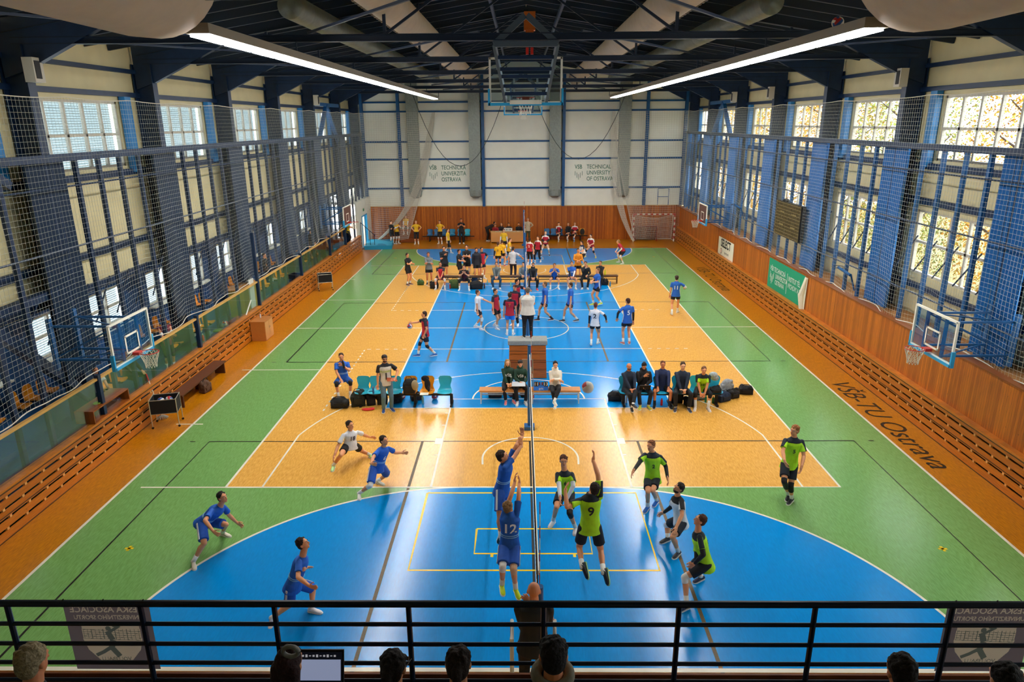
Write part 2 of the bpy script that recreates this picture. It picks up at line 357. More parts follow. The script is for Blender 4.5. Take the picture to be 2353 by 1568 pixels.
for sx, side in ((-1, 'left'), (1, 'right')):
    WX = 12.6*sx; wl = wall_obj('wall_'+side); holes = []; low = []
    bays = list(zip([-9.6, -3.6]+FR, [-3.6]+FR+[YB+.6]))
    for a, c in bays:
        h = (a+.45, c-1.25 if c < YB else c-1.5, 7.3, 9.2); holes.append(h)
    for h in holes: window(sx, WX+sx*.08, h[0], h[1], h[2], h[3], 5, 2, blind=(sx < 0))
    b = MB()
    if sx > 0:
        for a, c in bays: low.append((a+.75, c-.75, 3.75, 5.75))
        for h in low: window(sx, WX+sx*.08, *h, 5, 2)
        wall_grid(b, WX, .18*sx, [-14, YB], [0, ZE], holes+low)
        b.build('wall_panels', CREAM, wl)
    else:
        wall_grid(b, WX, .18*sx, [-14, YB], [3.95, ZE], holes); b.build('wall_panels', CREAM, wl)
        b = MB(); X2 = -13.4
        for a, c in bays: low += [(a+.25, a+1.75, 2.35, 3.55), (a+2.85, min(a+4.85, YB-.2), 2.35, 3.55)]
        for h in low: window(sx, X2-.08, *h, 2, 2, blind=True, sill=True)
        wall_grid(b, X2, -.18, [-14, 40.2], [0, 4.1], [l for l in low if l[1] < 40.1]); b.build('lower_wall', mat('1D4E86', .5, noise=.15, nscale=2), wl)
        b = MB(); b.bb(X2, WX-.18, YN-1.5, YB, 3.95, 4.1); b.build('soffit', NAVYD, wl)
    # horizontal rails of the cladding
    b = MB()
    for z, hh in ((9.42, .14), (10.12, .12), (7.12, .18), (6.05 if sx > 0 else 5.0, .2), (3.4 if sx > 0 else 4.1, .18)):
        b.bb(WX-sx*.02, WX-sx*.14, YN-1.5, YB, z-hh/2, z+hh/2)
    b.build('cladding_rails', NAVY, wl)
    # columns, side strips
    for y in FR+[YB-.15]:
        cb = MB(); cb.ibeam((12.25*sx, y, 0 if sx > 0 else .3), (12.25*sx, y, 10.35), .3, .62, .025, up=(1, 0, 0)); cb.build('column', NAVY, wl)
        s = MB(); s.bb(WX-sx*.03, WX-sx*.22, y-1.15, y-.8, 7.1, 9.35); s.build('wall_strip', mat('1E78B8', .4), wl)
        # haunch
        h = MB(); h.add([V((12.5*sx, y-.09, 9.6)), V((12.5*sx, y-.09, 10.9)), V((9.6*sx, y-.09, 11.1)), V((9.6*sx, y-.09, 10.9)), V((11.9*sx, y-.09, 9.8)),
                         V((12.5*sx, y+.09, 9.6)), V((12.5*sx, y+.09, 10.9)), V((9.6*sx, y+.09, 11.1)), V((9.6*sx, y+.09, 10.9)), V((11.9*sx, y+.09, 9.8))],
                        [(0, 1, 2, 3, 4), (9, 8, 7, 6, 5), (0, 5, 6, 1), (1, 6, 7, 2), (2, 7, 8, 3), (3, 8, 9, 4), (4, 9, 5, 0)]); h.build('haunch', NAVY, wl)
    for y in (8.45, 32.65) if sx < 0 else (14.5, 26.6, 32.65):
        v = MB(); v.bb(11.85*sx, 11.6*sx, y-.35, y+.02, 9.5, 10.05); v.build('vent_box', FRAMEW, wl)
        v2 = MB(); v2.bb(11.62*sx, 11.59*sx, y-.3, y-.1, 9.58, 9.98); v2.build('vent_slot', BLK, wl)
    # wind bracing in one bay
    xb = 12.05*sx; y0, y1 = (32.65, 38.7)
    b = MB(); ym = (y0+y1)/2
    b.beam((xb, ym, 9.55), (xb, y0+.3, 7.0), .2, .2); b.beam((xb, ym, 9.55), (xb, y1-.3, 7.0), .2, .2); b.beam((xb, y0, 9.6), (xb, y1, 9.6), .15, .2); b.build('wind_bracing', STEELB, wl)
    if sx < 0:
        b = MB(); b.beam((xb, 8.9, 1.0), (xb, 2.4, 7.2), .22, .22); b.beam((xb, 8.4, 4.5), (xb, 2.6, 4.4), .2, .2); b.beam((xb+.1, 2.9, 9.8), (xb+.1, 6.9, 7.2), .2, .2); b.build('wind_bracing', NAVY, wl)
# ---- net frame standing inside each long wall: posts, corrugated covers, rails
CORR = {-1: mat('16304F', .45, noise=.1), 1: mat('1E6FB8', .38, noise=.1)}  # left covers and posts darker: backlit shade put into the colour
for sx, side in ((-1, 'left'), (1, 'right')):
    fr = empty('net_frame', (0, 0, 0), 0, ('blue steel frame with backlit shade in its colour, behind the net along the left tribune wall' if sx < 0 else 'bright blue steel frame behind the net along the right wall'), 'frame')
    zb = .6 if sx < 0 else 2.5; XF = 11.75*sx
    b = MB(); b.bb(XF-.09, XF+.09, -3, 43.6, 7.66, 7.84); b.build('top_rail', NAVY, fr)
    b = MB()
    for z in (7.05, 5.55) + ((3.5,) if sx > 0 else ()): b.tube([(XF-sx*.1, -3, z), (XF-sx*.1, 43.6, z)], .025, 6)
    b.build('cross_rods', NAVY, fr)
    for y in FR+[44.0]:
        c = MB(); w0, w1 = y-.95, min(y+.5, 43.8); n = 12; 
        vs = []; k = 0
        for i in range(n+1):
            yy = w0+(w1-w0)*i/n; dx = .13 if i % 2 else 0
            for z in (zb+(.0 if sx > 0 else 1.6), 7.66): vs.append((XF+sx*(.12+dx), yy, z))
            for z in (zb+(.0 if sx > 0 else 1.6), 7.66): vs.append((XF+sx*(.14+dx), yy, z))
        fs = []
        for i in range(n): a = i*4; fs += [(a, a+4, a+5, a+1), (a+2, a+3, a+7, a+6)]
        c.add(vs, fs); c.build('column_cover', CORR[sx], fr)
        if y < 43:
            for q in (.78, 1.83, 2.88, 3.93):
                p = MB(); p.bb(XF-.05, XF+.05, y+q-.06, y+q+.06, zb, 7.66); p.build('post', STEELB if sx > 0 else NAVY, fr)
    if True:
        b = MB(); y = 3.
        while y < 42: 
            z = 5.1 if sx > 0 else 3.3
            b.beam((XF+sx*.25, y, z), (XF+sx*.25, y+1.0, z-1.1*sx), .03, .03); y += 1.05
        b.build('diagonal_struts', NAVY, fr)
# ---- right wall wood panelling and slatted bench front
def slat_run(parent, X, sx, y0, y1, planks, th=.03, step=.62):
    """horizontal boards with gaps and spacer blocks; X = face nearest the court"""
    b = MB()
    for z0, z1 in planks: b.bb(X, X+sx*th, y0, y1, z0, z1)
    b.build('boards', SLAT, parent)
    b = MB(); y = y0+.2; i = 0; nb = 0; BM = mat('E0A868', .5)
    zs = [(a[1], c[0]) for a, c in zip(planks[:-1], planks[1:])]
    while y < y1:
        for k, (a, c) in enumerate(zs):
            q = (X+sx*.002, X+sx*.06, y+.15*(k % 2), y+.07+.15*(k % 2), a-.005, c+.005)
            if y > 2.6 and nb < 100: nb += 1; MB().bb(*q).build('spacer_block', BM, parent)
            else: b.bb(*q)
        y += step
    b.build('spacer_blocks', BM, parent)['kind'] = 'stuff'
PL = [(.0, .2), (.26, .42), (.48, .64), (.70, .86), (.92, 1.06)]
wr = [o for o in COL.objects if o.name == 'wall_right'][0]; wlft = [o for o in COL.objects if o.name == 'wall_left'][0]
b = MB(); b.bb(11.4, 11.48, YN, YB, 0, 2.5); b.build('wood_panelling', WOODR, wr)
b = MB(); b.bb(11.36, 11.62, YN, YB, 2.5, 2.54); b.build('panel_cap', mat('8C4A16', .5), wr)
b = MB(); b.bb(11.55, 12.58, YN, YB, 2.38, 2.46); b.build('ledge_board', mat('A5703C', .6, noise=.2), wr)
sl = empty('slatted_bench_front', (0, 0, 0), 0, 'long slatted orange wood skirting at the foot of the right wall', 'skirting')
slat_run(sl, 11.22, 1, -2, 43.9, PL)
b = MB(); b.bb(11.22, 11.4, -2, 43.9, 1.06, 1.09); b.build('cap_board', SLAT, sl); b = MB(); b.bb(11.36, 11.398, -2, 43.9, 0, 1.05); b.build('backing', mat('3A2210', .8), sl)
# ---- left: slatted fence, glass screen, tribune
fe = empty('slatted_fence', (0, 0, 0), 0, 'long orange slatted board fence between court and left tribune', 'fence')
slat_run(fe, -11.3, -1, -2, 39.4, PL); b = MB(); b.bb(-11.28, -11.5, -2, 39.4, 1.06, 1.1); b.build('top_board', SLAT, fe)
b = MB(); b.bb(-11.36, -11.5, 39.36, 39.42, 0, 1.06); b.build('end_board', SLAT, fe)
gs = empty('glass_screen', (0, 0, 0), 0, 'glass screen with pale wooden handrail above the slatted fence', 'screen')
ps = [1.9, 7.95, 13.9, 19.8, 25.9, 31.6, 35.4]
for a, c in zip([-2]+ps[:-1], ps):
    p = MB(); p.bb(-11.42, -11.43, a+.06, c-.06, 1.1, 2.1); p.build('glass_panel', GLASS, gs)
    h = MB(); h.bb(-11.38, -11.48, a+.06, c-.06, 2.1, 2.16); h.build('handrail', mat('D2A25A', .4), gs)
for y in ps: p = MB(); p.bb(-11.35, -11.47, y-.06, y+.06, 0, 2.25 if y != 19.8 else 4.2); p.build('post', NAVY, gs)
tr = struct(MB().bb(-11.52, -13.4, -3, 39.4, .0, .6).build('trim_1', mat('2A5560', .25, noise=.1, nscale=1)))
b = MB(); b.bb(-12.2, -13.4, -2, 39.3, .6, .78); b.bb(-12.85, -13.4, -2, 39.3, .78, 1.55); b.build('tribune_step', mat('1B4F80', .4), tr)
# ---- back wall
wb_ = wall_obj('wall_back')
b = MB(); b.bb(-13.4, 12.8, YB+.1, YB+.3, 2.5, 13.4); b.build('wall_panels', mat('FBFAEC', .6, noise=.03, nscale=1.2), wb_)
b = MB(); b.bb(-11.5, 11.5, YB-.05, YB+.1, 0, 2.5); b.build('wood_panelling', WOODX, wb_)
b = MB(); b.bb(-11.6, 11.6, YB-.07, YB+.12, 2.5, 2.54); b.build('panel_cap', mat('C9A25E', .5), wb_)
for x in (-11.7, -9.05, -2.96, 2.93, 8.94, 11.7):
    b = MB(); b.ibeam((x, YB-.12, 2.52), (x, YB-.12, 12), .2, .3, .02, up=(0, 1, 0)); b.build('column', STEELB, wb_)
b = MB()
for z in (9.94, 9.3, 7.2, 5.95, 3.85): b.bb(-11.8, 11.8, YB+.02, YB+.12, z-.06, z+.06)
b.build('cladding_rails', STEELB, wb_)
b = MB(); GR = mat('3F7A5C', .6)
for x0, L3 in ((-6.98, ('VŠB', 'TECHNICKÁ', 'UNIVERZITA', 'OSTRAVA')), (3.78, ('VSB', 'TECHNICAL', 'UNIVERSITY', 'OF OSTRAVA'))):
    text_on(b, L3[0], (x0, YB+.085, 5.33), (1, 0, 0), (0, 0, 1), .42, .01, 0, 'LEFT', sx=.8)
    for i in range(3): text_on(b, L3[i+1], (x0+.88, YB+.085, 5.33-.43*i), (1, 0, 0), (0, 0, 1), .42, .004, 0, 'LEFT', sx=.78)
    for i, (a, c) in enumerate(((5.02, 4.72), (4.92, 4.55), (4.82, 4.42), (4.92, 4.55), (5.02, 4.72))): b.bb(x0+.02+i*.13, x0+.05+i*.13, YB+.08, YB+.086, c, a)
b.build('wall_lettering', GR, wb_)
# door in the far left corner
b = MB(); b.bb(-11.62, -11.5, 39.5, 40.9, 0, 3.2); b.bb(-11.62, -11.5, 42.4, YB, 0, 3.2); b.bb(-11.62, -11.5, 40.9, 42.4, 2.15, 3.2); b.build('corner_wall', WHITE, wlft)
b = MB(); b.bb(-11.5, -13.4, 39.5, YB, 3.2, 3.3); b.build('corner_soffit', WHITE, wlft)
dr = struct(empty('door_1')); b = MB(); b.bb(-11.66, -11.46, 40.82, 40.9, 0, 2.2); b.bb(-11.66, -11.46, 42.4, 42.48, 0, 2.2); b.bb(-11.66, -11.46, 40.82, 42.48, 2.15, 2.23); b.build('door_frame', mat('2FA0D8', .4), dr)
b = MB(); b.box((-12.15, 42.36, 1.06), (1.0, .05, 2.1)); b.build('door_leaf', WHITE, dr)
b = MB(); b.bb(-11.49, -11.48, 41.4, 41.75, 2.5, 2.68); b.build('exit_sign', mat('2F8F5A', .5), wlft)
# front wall below the gallery, gallery slab
b = MB(); b.bb(-14, 14, -5.9, -5.7, 0, 3.9); struct(b.build("wall_front", CREAM)); b = MB(); b.bb(-14, 14, -14.2, -14, -.3, 13.4); struct(b.build("wall_rear", CREAM))
# ---- roof
ce = struct(empty('ceiling')); b = MB()
for sx in (-1, 1):
    p = [V((13*sx, y, ZE)) for y in (-14, 45)]+[V((0, y, RIDGE)) for y in (45, -14)]
    b.add(p+[q+V((0, 0, .1)) for q in p], [(0, 1, 2, 3), (7, 6, 5, 4), (0, 4, 5, 1), (1, 5, 6, 2), (2, 6, 7, 3), (3, 7, 4, 0)])
b.build('roof_deck', CREAM, ce)
def roofz(x): return ZE+(RIDGE-ZE)*(1-abs(x)/13)
for k, y in enumerate([-3.6]+FR):
    t = MB(); t.ibeam((-12.2, y, 10.43), (12.2, y, 10.43), .2, .16, .02)
    for sx in (-1, 1):
        t.ibeam((12.4*sx, y, roofz(12.4)-.22), (0, y, RIDGE-.22), .22, .36, .02)
        for xx in (3.4, 8.2): t.beam((xx*sx, y, 10.5), (xx*sx, y, roofz(xx)-.3), .07, .07)
        t.beam((3.4*sx, y, 10.5), (.1*sx, y, RIDGE-.3), .06, .06)
    t.build('roof_truss', NAVYD, ce)
b = MB(); y = -8.5
while y < 44:
    if min(abs(y-f) for f in FR) > .5:
        for sx in (-1, 1): b.beam((12.6*sx, y, roofz(12.6)-.16), (0, y, RIDGE-.16), .1, .3)
    y += 1.21
b.build('rafters', NAVYD, ce)
b = MB()
for x in (-9.6, -4.6, -1.2, 1.2, 4.6, 9.6): b.beam((x, -8, roofz(x)-.5), (x, 44, roofz(x)-.5), .09, .16)
for y0, y1 in zip(FR[:-1], FR[1:]):
    for sx in (-1, 1):
        b.beam((12*sx, y0, 10.5), (9.4*sx, y0+1.9, 11.2), .06, .06)
        b.beam((1.2*sx, y0, 10.55), (5.2*sx, y1, 10.55), .05, .05); b.beam((11.8*sx, y0, 10.5), (8.6*sx, y1, 10.7), .05, .05)
b.build('roof_bracing', NAVY, ce)
# ---- outdoors seen through the right windows
gd = struct(MB().bb(13.5, 60, -25, 70, -.5, -.3).build('ground_outside', mat('8A7A45', .9, noise=.3, nscale=1)))
# ================================================================ light
def portal(c, sx_, sy_, rot):
    l = bpy.data.lights.new('window_daylight', 'AREA'); l.shape = 'RECTANGLE'; l.size = sx_; l.size_y = sy_; l.cycles.is_portal = True
    o = bpy.data.objects.new('window_daylight', l); o.location = c; o.rotation_euler = rot; COL.objects.link(o)
portal((12.95, 20, 8.25), 1.95, 50, (0, PI/2, 0)); portal((12.95, 20, 4.75), 2.1, 50, (0, PI/2, 0))
portal((-13.05, 20, 8.25), 1.95, 50, (0, -PI/2, 0))
# hanging light tracks
LAMP = mat('FFFEFA', .5, emit=28); HOUS = mat('8C8272', .5)
for sx, nm in ((-5.5, 'left'), (5.5, 'right')):
    t = empty('light_track', (sx, 0, 9.9), 0, 'long hanging row of white ceiling lights over the %s half of the hall' % nm, 'light', None)
    b = MB(); b.bb(-.2, .2, 3.0, 36.8, .04, .2); b.build('housing', HOUS, t)
    for k in range(24):
        y = 3.1+k*1.405; b = MB(); b.bb(-.16, .16, y, y+1.27, .0, .05); b.build('lamp_panel', LAMP, t)
    for y in FR[1:]: b = MB(); b.beam((0, y, .2), (0, y, .5), .03, .03); b.build('hanger', NAVYD, t)
# ---- air ducts
def duct(name, x, z, r, y0, y1, m, lab, capr=None, seg=1.5, n=24):
    t = empty(name, (x, 0, z), 0, lab, 'duct'); b = MB(); prof = [(y0, r*.98)]
    pts = []; rad = []; y = y0
    while y < y1: pts += [(0, y, 0), (0, y+.05, 0), (0, y+seg-.05, 0)]; rad += [r*.975, r, r]; y += seg
    b.tube(pts, 0, n, True, rad); b.build('duct_body', m, t, smooth=True); return t
for sx, nm in ((-1, 'left'), (1, 'right')):
    t = duct('fabric_duct', 3.5*sx, 11.35, .43, -6, 41, FABRIC, 'pale fabric air duct on the ceiling %s of centre' % nm, seg=6)
    b = MB(); y = -5.8
    while y < 40: b.box((-.30*-sx, y, -.32), (.05, .16, .05)); y += .3
    b.build('air_nozzles', mat('7C7062', .7), t)['kind'] = 'stuff'
    duct('spiral_duct', 5.92*sx, 11.3, .31, 9.6, 40.5, GALV, 'thin galvanised spiral duct under the %s roof slope' % nm, seg=1.2)
    t = empty('large_duct', (6.0*sx, 0, 10.88), 0, 'huge beige fabric duct end at the top %s corner' % nm, 'duct')
    b = MB(); b.tube([(0, y, 0) for y in (-9, -5, -4.95, -1.5, -1.45, 2.2, 2.8, 3.1, 3.25, 3.3)], 0, 32, True, [1.08, 1.08, 1.05, 1.08, 1.05, 1.08, 1.04, .92, .66, .1]); b.build('duct_body', FABRIC, t, smooth=True)
for i, x in enumerate((-8.0, -3.55, 2.3, 7.3)):
    t = empty('wall_duct', (x, YB-.3, 0), 0, 'grey metal duct down the back wall, %s' % ('far left one', 'left of centre', 'right of centre', 'far right one')[i], 'duct')
    b = MB(); z = 3.7
    while z < 11.2: b.bb(-.41, .41, -.22, .22, z, z+.5); b.bb(-.425, .425, -.235, .235, z+.5, z+.53); z += .53
    b.loft([((0, 0, 3.15), (1, 0, 0), (0, 1, 0), .2, .1), ((0, 0, 3.3), (1, 0, 0), (0, 1, 0), .42, .28), ((0, 0, 3.75), (1, 0, 0), (0, 1, 0), .5, .3)], 12); b.build('duct_body', GALV, t)
# ---- basketball backboards
RED = mat('C8281E', .4); CYAN = mat('28A0D8', .4); CORD = mat('DCD6C8', .7)
def clear_mat():
    m = bpy.data.materials.new('clear_board'); m.use_nodes = True; nt = m.node_tree; nt.nodes.clear(); N = nt.nodes.new
    o = N('ShaderNodeOutputMaterial'); t = N('ShaderNodeBsdfTransparent'); g = N('ShaderNodeBsdfGlossy'); g.inputs['Roughness'].default_value = .05
    mx = N('ShaderNodeMixShader'); mx.inputs[0].default_value = .1; t.inputs[0].default_value = (.75, .85, .9, 1)
    nt.links.new(t.outputs[0], mx.inputs[1]); nt.links.new(g.outputs[0], mx.inputs[2]); nt.links.new(mx.outputs[0], o.inputs[0]); return m
CLEAR = clear_mat(); BROWNB = mat('5A3A34', .4)
def hoop(root, solid=False, net=True):
    """local: board in the XZ plane at y=0, faces +y; rim in front; z=0 at rim height"""
    b = MB(); b.box((0, 0, .38), (1.76, .012, 1.0)); b.build('backboard', BROWNB if solid else CLEAR, root)
    b = MB()
    for x in (-.89, .89): b.bb(x-.025, x+.025, -.03, .02, -.15, .93)
    for z in (-.13, .91): b.bb(-.9, .9, -.03, .02, z-.025, z+.025)
    b.build('board_frame', WHITE, root)
    b = MB()
    for x in (-.29, .29): b.bb(x-.025, x+.025, .008, .012, .03, .5)
    for z in (.05, .48): b.bb(-.31, .31, .008, .012, z-.025, z+.025)
    b.build('target_square', WHITE, root)
    b = MB(); b.bb(-.93, .93, -.05, .04, -.2, -.13)
    for x in (-.92, .92): b.bb(x-.025, x+.025, -.05, .04, -.2, .2)
    b.build('edge_padding', CYAN, root)
    b = MB(); b.tube([(.225*math.cos(a*PI/12), .39+.225*math.sin(a*PI/12), 0) for a in range(25)], .011, 6, False)
    b.bb(-.09, .09, .01, .17, -.06, .015); b.build('rim', RED, root)
    if net:
        b = MB(); n = 12; lv = [(0, .225), (-.1, .2), (-.2, .165), (-.3, .14), (-.4, .13)]
        for k in range(len(lv)-1):
            for j in range(n):
                for s in (-.5, .5):
                    a0 = 2*PI*(j+.5*(k % 2))/n; a1 = a0+2*PI*s/n
                    p = V((math.cos(a0)*lv[k][1], .39+math.sin(a0)*lv[k][1], lv[k][0])); q = V((math.cos(a1)*lv[k+1][1], .39+math.sin(a1)*lv[k+1][1], lv[k+1][0]))
                    b.tube([p, q], .008, 3, False)
        b.build('hoop_net', CORD, root)
def side_hoop(x, y, sx, lab, solid):
    r = empty('basketball_hoop', (x, y, 3.05), PI/2*sx, lab, 'hoop'); hoop(r, solid); b = MB(); D = abs(11.7-abs(x))
    for xx in (-.45, .45):
        b.beam((xx, -.03, .8), (xx, -D, .8), .05, .05); b.beam((xx, -.03, -.05), (xx, -D, -.05), .05, .05); b.beam((xx, -.05, .8), (xx, -D, .0), .035, .035)
    b.beam((-.45, -D*.9, .8), (.45, -.05, .8), .03, .03); b.beam((.45, -D*.9, -.05), (-.45, -.05, -.05), .03, .03)
    for xx in (-.4, .4): b.beam((xx, -.04, -.1), (xx, -.04, .9), .09, .05)
    b.box((-.5, -D+.04, .35), (.12, .08, 1.3)); b.box((.5, -D+.04, .35), (.12, .08, 1.3)); b.build('support_arms', STEELB, r)
side_hoop(10.0, 7.5, 1, 'clear basketball backboard with red rim on right wall, nearest camera', False)
side_hoop(-10.0, 7.4, -1, 'clear basketball backboard with red rim on left side, nearest camera', False)
side_hoop(10.2, 31.5, 1, 'brown basketball backboard on the right wall near far corner', True)
side_hoop(-10.25, 31.6, -1, 'brown basketball backboard on the left side near far corner', True)
def ceiling_hoop(y, z, rz, lab, w0, w1, yt, zt):
    r = empty('ceiling_hoop', (-.1, y, z), rz, lab, 'hoop'); hoop(r)
    b = MB(); G = mat('4A5866', .4); 
    for s in (-1, 1): b.beam((s*w0, -yt, zt), (s*w1, -.08, -.1), .07, .12); b.beam((s*w0, -yt, zt), (s*.02, -yt, zt+.62), .08, .14)
    b.beam((-w0, -yt, zt), (w0, -yt, zt), .12, .12); b.build('hanging_frame', G, r); b = MB()
    for t in (.22, .42, .55, .72, .86): x = w0+(w1-w0)*t; b.beam((-x, -yt+(yt-.1)*t, zt*(1-t)-.1*t), (x, -yt+(yt-.1)*t, zt*(1-t)-.1*t), .08, .08)
    b.build('cross_bars', NAVY, r); b = MB(); b.box((0, -.04, -.12), (.8, .03, .1)); b.build('rim_bracket', WHITE, r)
ceiling_hoop(9.3, 9.12, 0, 'clear basketball backboard hanging folded from the ceiling, seen from behind, nearest', .74, .5, .85, 1.15)
ceiling_hoop(26.9, 9.04, PI, 'smaller clear basketball backboard hanging far off over centre court, facing camera', .6, .45, -.9, 1.1)
h = empty('chain_hoist', (0, 9.6, 10.9), 0, 'orange chain hoist box hanging under the roof ridge', 'hoist')
b = MB(); b.box((0, 0, 0), (.28, .3, .42)); b.box((0, 0, -.24), (.2, .2, .06)); b.build('hoist_body', mat('C8641A', .5), h)
b = MB(); b.tube([(0, 0, -.26), (0, 0, -.6)], .012, 6); b.build('chain', BLK, h); b = MB(); b.box((-.06, 0, -.68), (.07, .1, .16)); b.box((.06, 0, -.68), (.07, .1, .16)); b.build('hook_block', RED, h)
# ---- nets
def net_sheet(P, nu, nv, r=.0035, su=1, sv=1):
    """P(u,v)->point; cords along both directions"""
    b = MB()
    for i in range(nu+1):
        b.tube([P(i/nu, k/(nv//sv)) for k in range(nv//sv+1)], r, 3, False)
    for j in range(nv+1):
        b.tube([P(k/(nu//su), j/nv) for k in range(nu//su+1)], r, 3, False)
    return b
NETM = mat('C9CCC4', .8)
for sx, nm in ((-1, 'left'), (1, 'right')):
    z0 = 2.2 if sx < 0 else 2.56
    def P(u, v, sx=sx, z0=z0):
        y = 3.0+u*40.6; z = z0+(9.2-z0)*v; s = (1-v)
        x = 11.56+.05*math.sin(y*1.9)*s+.035*math.sin(y*5.3+z*2)*s*s
        zz = z + .06*math.sin(y*2.3+1)*s*s - (.05*math.sin(PI*((y*.33) % 1)) if v > .999 else 0)
        return (x*sx, y, zz)
    n = empty('safety_net', (0, 0, 0), 0, 'white safety net hanging along the whole %s wall' % nm, 'net')
    net_sheet(P, 320, 54, .0031, 4, 3).build('netting', NETM, n)
    b = MB(); b.tube([P(k/100, 1) for k in range(101)], .012, 5); b.tube([P(k/200, 0) for k in range(201)], .014, 5); b.build('border_rope', CORD, n)
for sx, nm in ((-1, 'left'), (1, 'right')):
    def P(u, v, sx=sx):
        x0 = 6.2+(.0 if sx < 0 else 0); z = .3+8.9*v; 
        gx = 6.25+ (2.3 if sx < 0 else 1.9)*(1-v)**1.3
        x = gx+(11.5-gx)*u**(1.6)
        return (sx*x, 42.6+.25*math.sin(u*14+v*3)*(1-v*.6), z)
    n = empty('corner_net', (0, 0, 0), 0, 'white ball net curtain across the far %s corner' % nm, 'net')
    net_sheet(P, 44, 60, .006, 1, 3).build('netting', CORD, n)
    def Q(u, v, sx=sx):
        z = .15+9.05*v; k = (1-v)
        bx = 6.3 + (2.0*k+2.6*k**4 if sx < 0 else .35*k+1.4*k**3.5); w = .18+.7*k*(1-k)*2
        return (sx*(bx+(u-.5)*w), 42.35+.12*math.sin(u*30+z*1.3), z)
    net_sheet(Q, 16, 70, .009, 1, 2).build('gathered_folds', CORD, n)
def vnet(y0, y1, lab, tall_ant=True):
    n = empty('volleyball_net', (0, 0, 0), 0, lab, 'net'); b = MB()
    k = int((y1-y0-1.6)/.12)
    for i in range(k+1): y = y0+.8+i*.12; b.tube([(0, y, 1.45), (0, y, 2.4)], .003, 3, False)
    for j in range(10): z = 1.45+j*.1; b.tube([(0, y0+.8, z), (0, y1-.8, z)], .003, 3, False)
    b.build('mesh', BLK, n)
    b = MB(); b.bb(-.008, .008, y0+.5, y1-.5, 2.37, 2.44); b.bb(-.008, .008, y0+.5, y1-.5, 1.43, 1.48); b.build('tape', WHITE, n)
    for y in (y0, y1):
        p = MB(); p.tube([(0, y, 0), (0, y, 2.55)], .055, 12); p.box((0, y, .06), (.3, .3, .1)); p.box((-.0, y-.0, 1.2), (.1, .12, .2)); p.build('net_post', mat('1F5E98', .35), n)
    for y in (y0+1.0, y1-1.0):
        a = MB(); W_ = MB()
        for s in range(9): (a if s % 2 == 0 else W_).tube([(.03, y, 1.45+s*.2), (.03, y, 1.65+s*.2)], .008, 6)
        a.build('antenna_red_bands', RED, n); W_.build('antenna_white_bands', WHITE, n)
vnet(-1.3, 9.45, 'volleyball net seen end-on across the nearest court'); vnet(14.6, 25.4, 'volleyball net seen end-on over the middle court'); vnet(30.5, 41.3, 'volleyball net seen end-on over the farthest court')
# ---- cables hanging in front of the back wall
def sag(p, q, d, n=16): p, q = V(p), V(q); return [p.lerp(q, i/n)-V((0, 0, d*4*(i/n)*(1-i/n))) for i in range(n+1)]
for nm, p, q, d in (('left', (-7.2, 38.7, 10.36), (-1.2, 38.7, 10.36), 4.6), ('right', (.6, 38.7, 10.36), (6.6, 38.7, 10.36), 4.2)):
    tag(MB().tube(sag(p, q, d), .018, 5).build('hanging_cable', BLK), 'thin dark cable sagging in front of the back wall, %s loop' % nm, 'cable')
# ---- handball goal and floorball goal
g = empty('handball_goal', (9.6, 42.9, 0), 0, 'red and white handball goal in the far right corner', 'goal')
r_, w_ = MB(), MB()
for i in range(15): x = -1.5+i*.2; (r_ if i % 2 == 0 else w_).bb(x, x+.2, -.04, .04, 1.96, 2.04)
for s in (-1.54, 1.46):
    for i in range(10): (r_ if i % 2 else w_).bb(s, s+.08, -.04, .04, i*.2, i*.2+.2)
r_.build('red_bands', RED, g); w_.build('white_bands', WHITE, g)
b = MB()
for s in (-1.5, 1.5): b.tube([(s, .05, 1.95), (s, .6, 1.9), (s, 1.0, .03), (s, .05, .03)], .02, 6)
b.tube([(-1.5, 1, .03), (1.5, 1, .03)], .02, 6); b.build('rear_frame', WHITE, g)
def GP(u, v): z = 1.95*v; return (-1.5+3*u, .15+.8*(1-v)+.08*math.sin(u*9), z-.25*math.sin(PI*u)*(v**8))
net_sheet(GP, 26, 18, .008, 1, 1).build('goal_net', CORD, g)
f = empty('floorball_goal', (9.05, 43.0, 0), 0, 'small dark red floorball goal standing inside the handball goal', 'goal')
b = MB(); DR = mat('8A1A18', .45); b.tube([(-.8, 0, 0), (-.8, 0, 1.1), (.8, 0, 1.1), (.8, 0, 0)], .03, 6); b.tube([(-.8, 0, 1.1), (-.8, .45, .9), (-.8, .6, .03)], .02, 6); b.tube([(.8, 0, 1.1), (.8, .45, .9), (.8, .6, .03)], .02, 6); b.build('goal_frame', DR, f)
net_sheet(lambda u, v: (-.8+1.6*u, .1+.45*(1-v), 1.08*v), 22, 15, .008, 1, 1).build('goal_net', BLK, f)
# ---- gallery: floor slab, railing, toe board, hanging banners
ga = struct(MB().bb(-13, 13, -9.9, -5.08, 3.9, 4.05).build('trim_2', mat('6A6A68', .7)))
struct(MB().bb(-13, 13, -14, -8.2, 4.05, 5.2).build('trim_3', mat('6A6A68', .7)))
rl = empty('gallery_railing', (0, -5, 4.05), 0, 'dark blue tubular railing across the front of the gallery', 'railing'); RN = mat('0D1F35', .35)
rl_z = {'top_rail': (1.075,)}
b = MB(); b.tube([(-6.5, 0, 1.075), (6.5, 0, 1.075)], .027, 10); b.build('top_rail', RN, rl)
for z in (.895, .715, .54, .375, .2): b = MB(); b.tube([(-6.5, 0, z), (6.5, 0, z)], .0165, 8); b.build('rail', RN, rl)
for i in range(-6, 7): x = -.08+i*1.0; b = MB(); b.tube([(x, 0, 0), (x, 0, 1.075)], .021, 8); b.build('post', RN, rl)
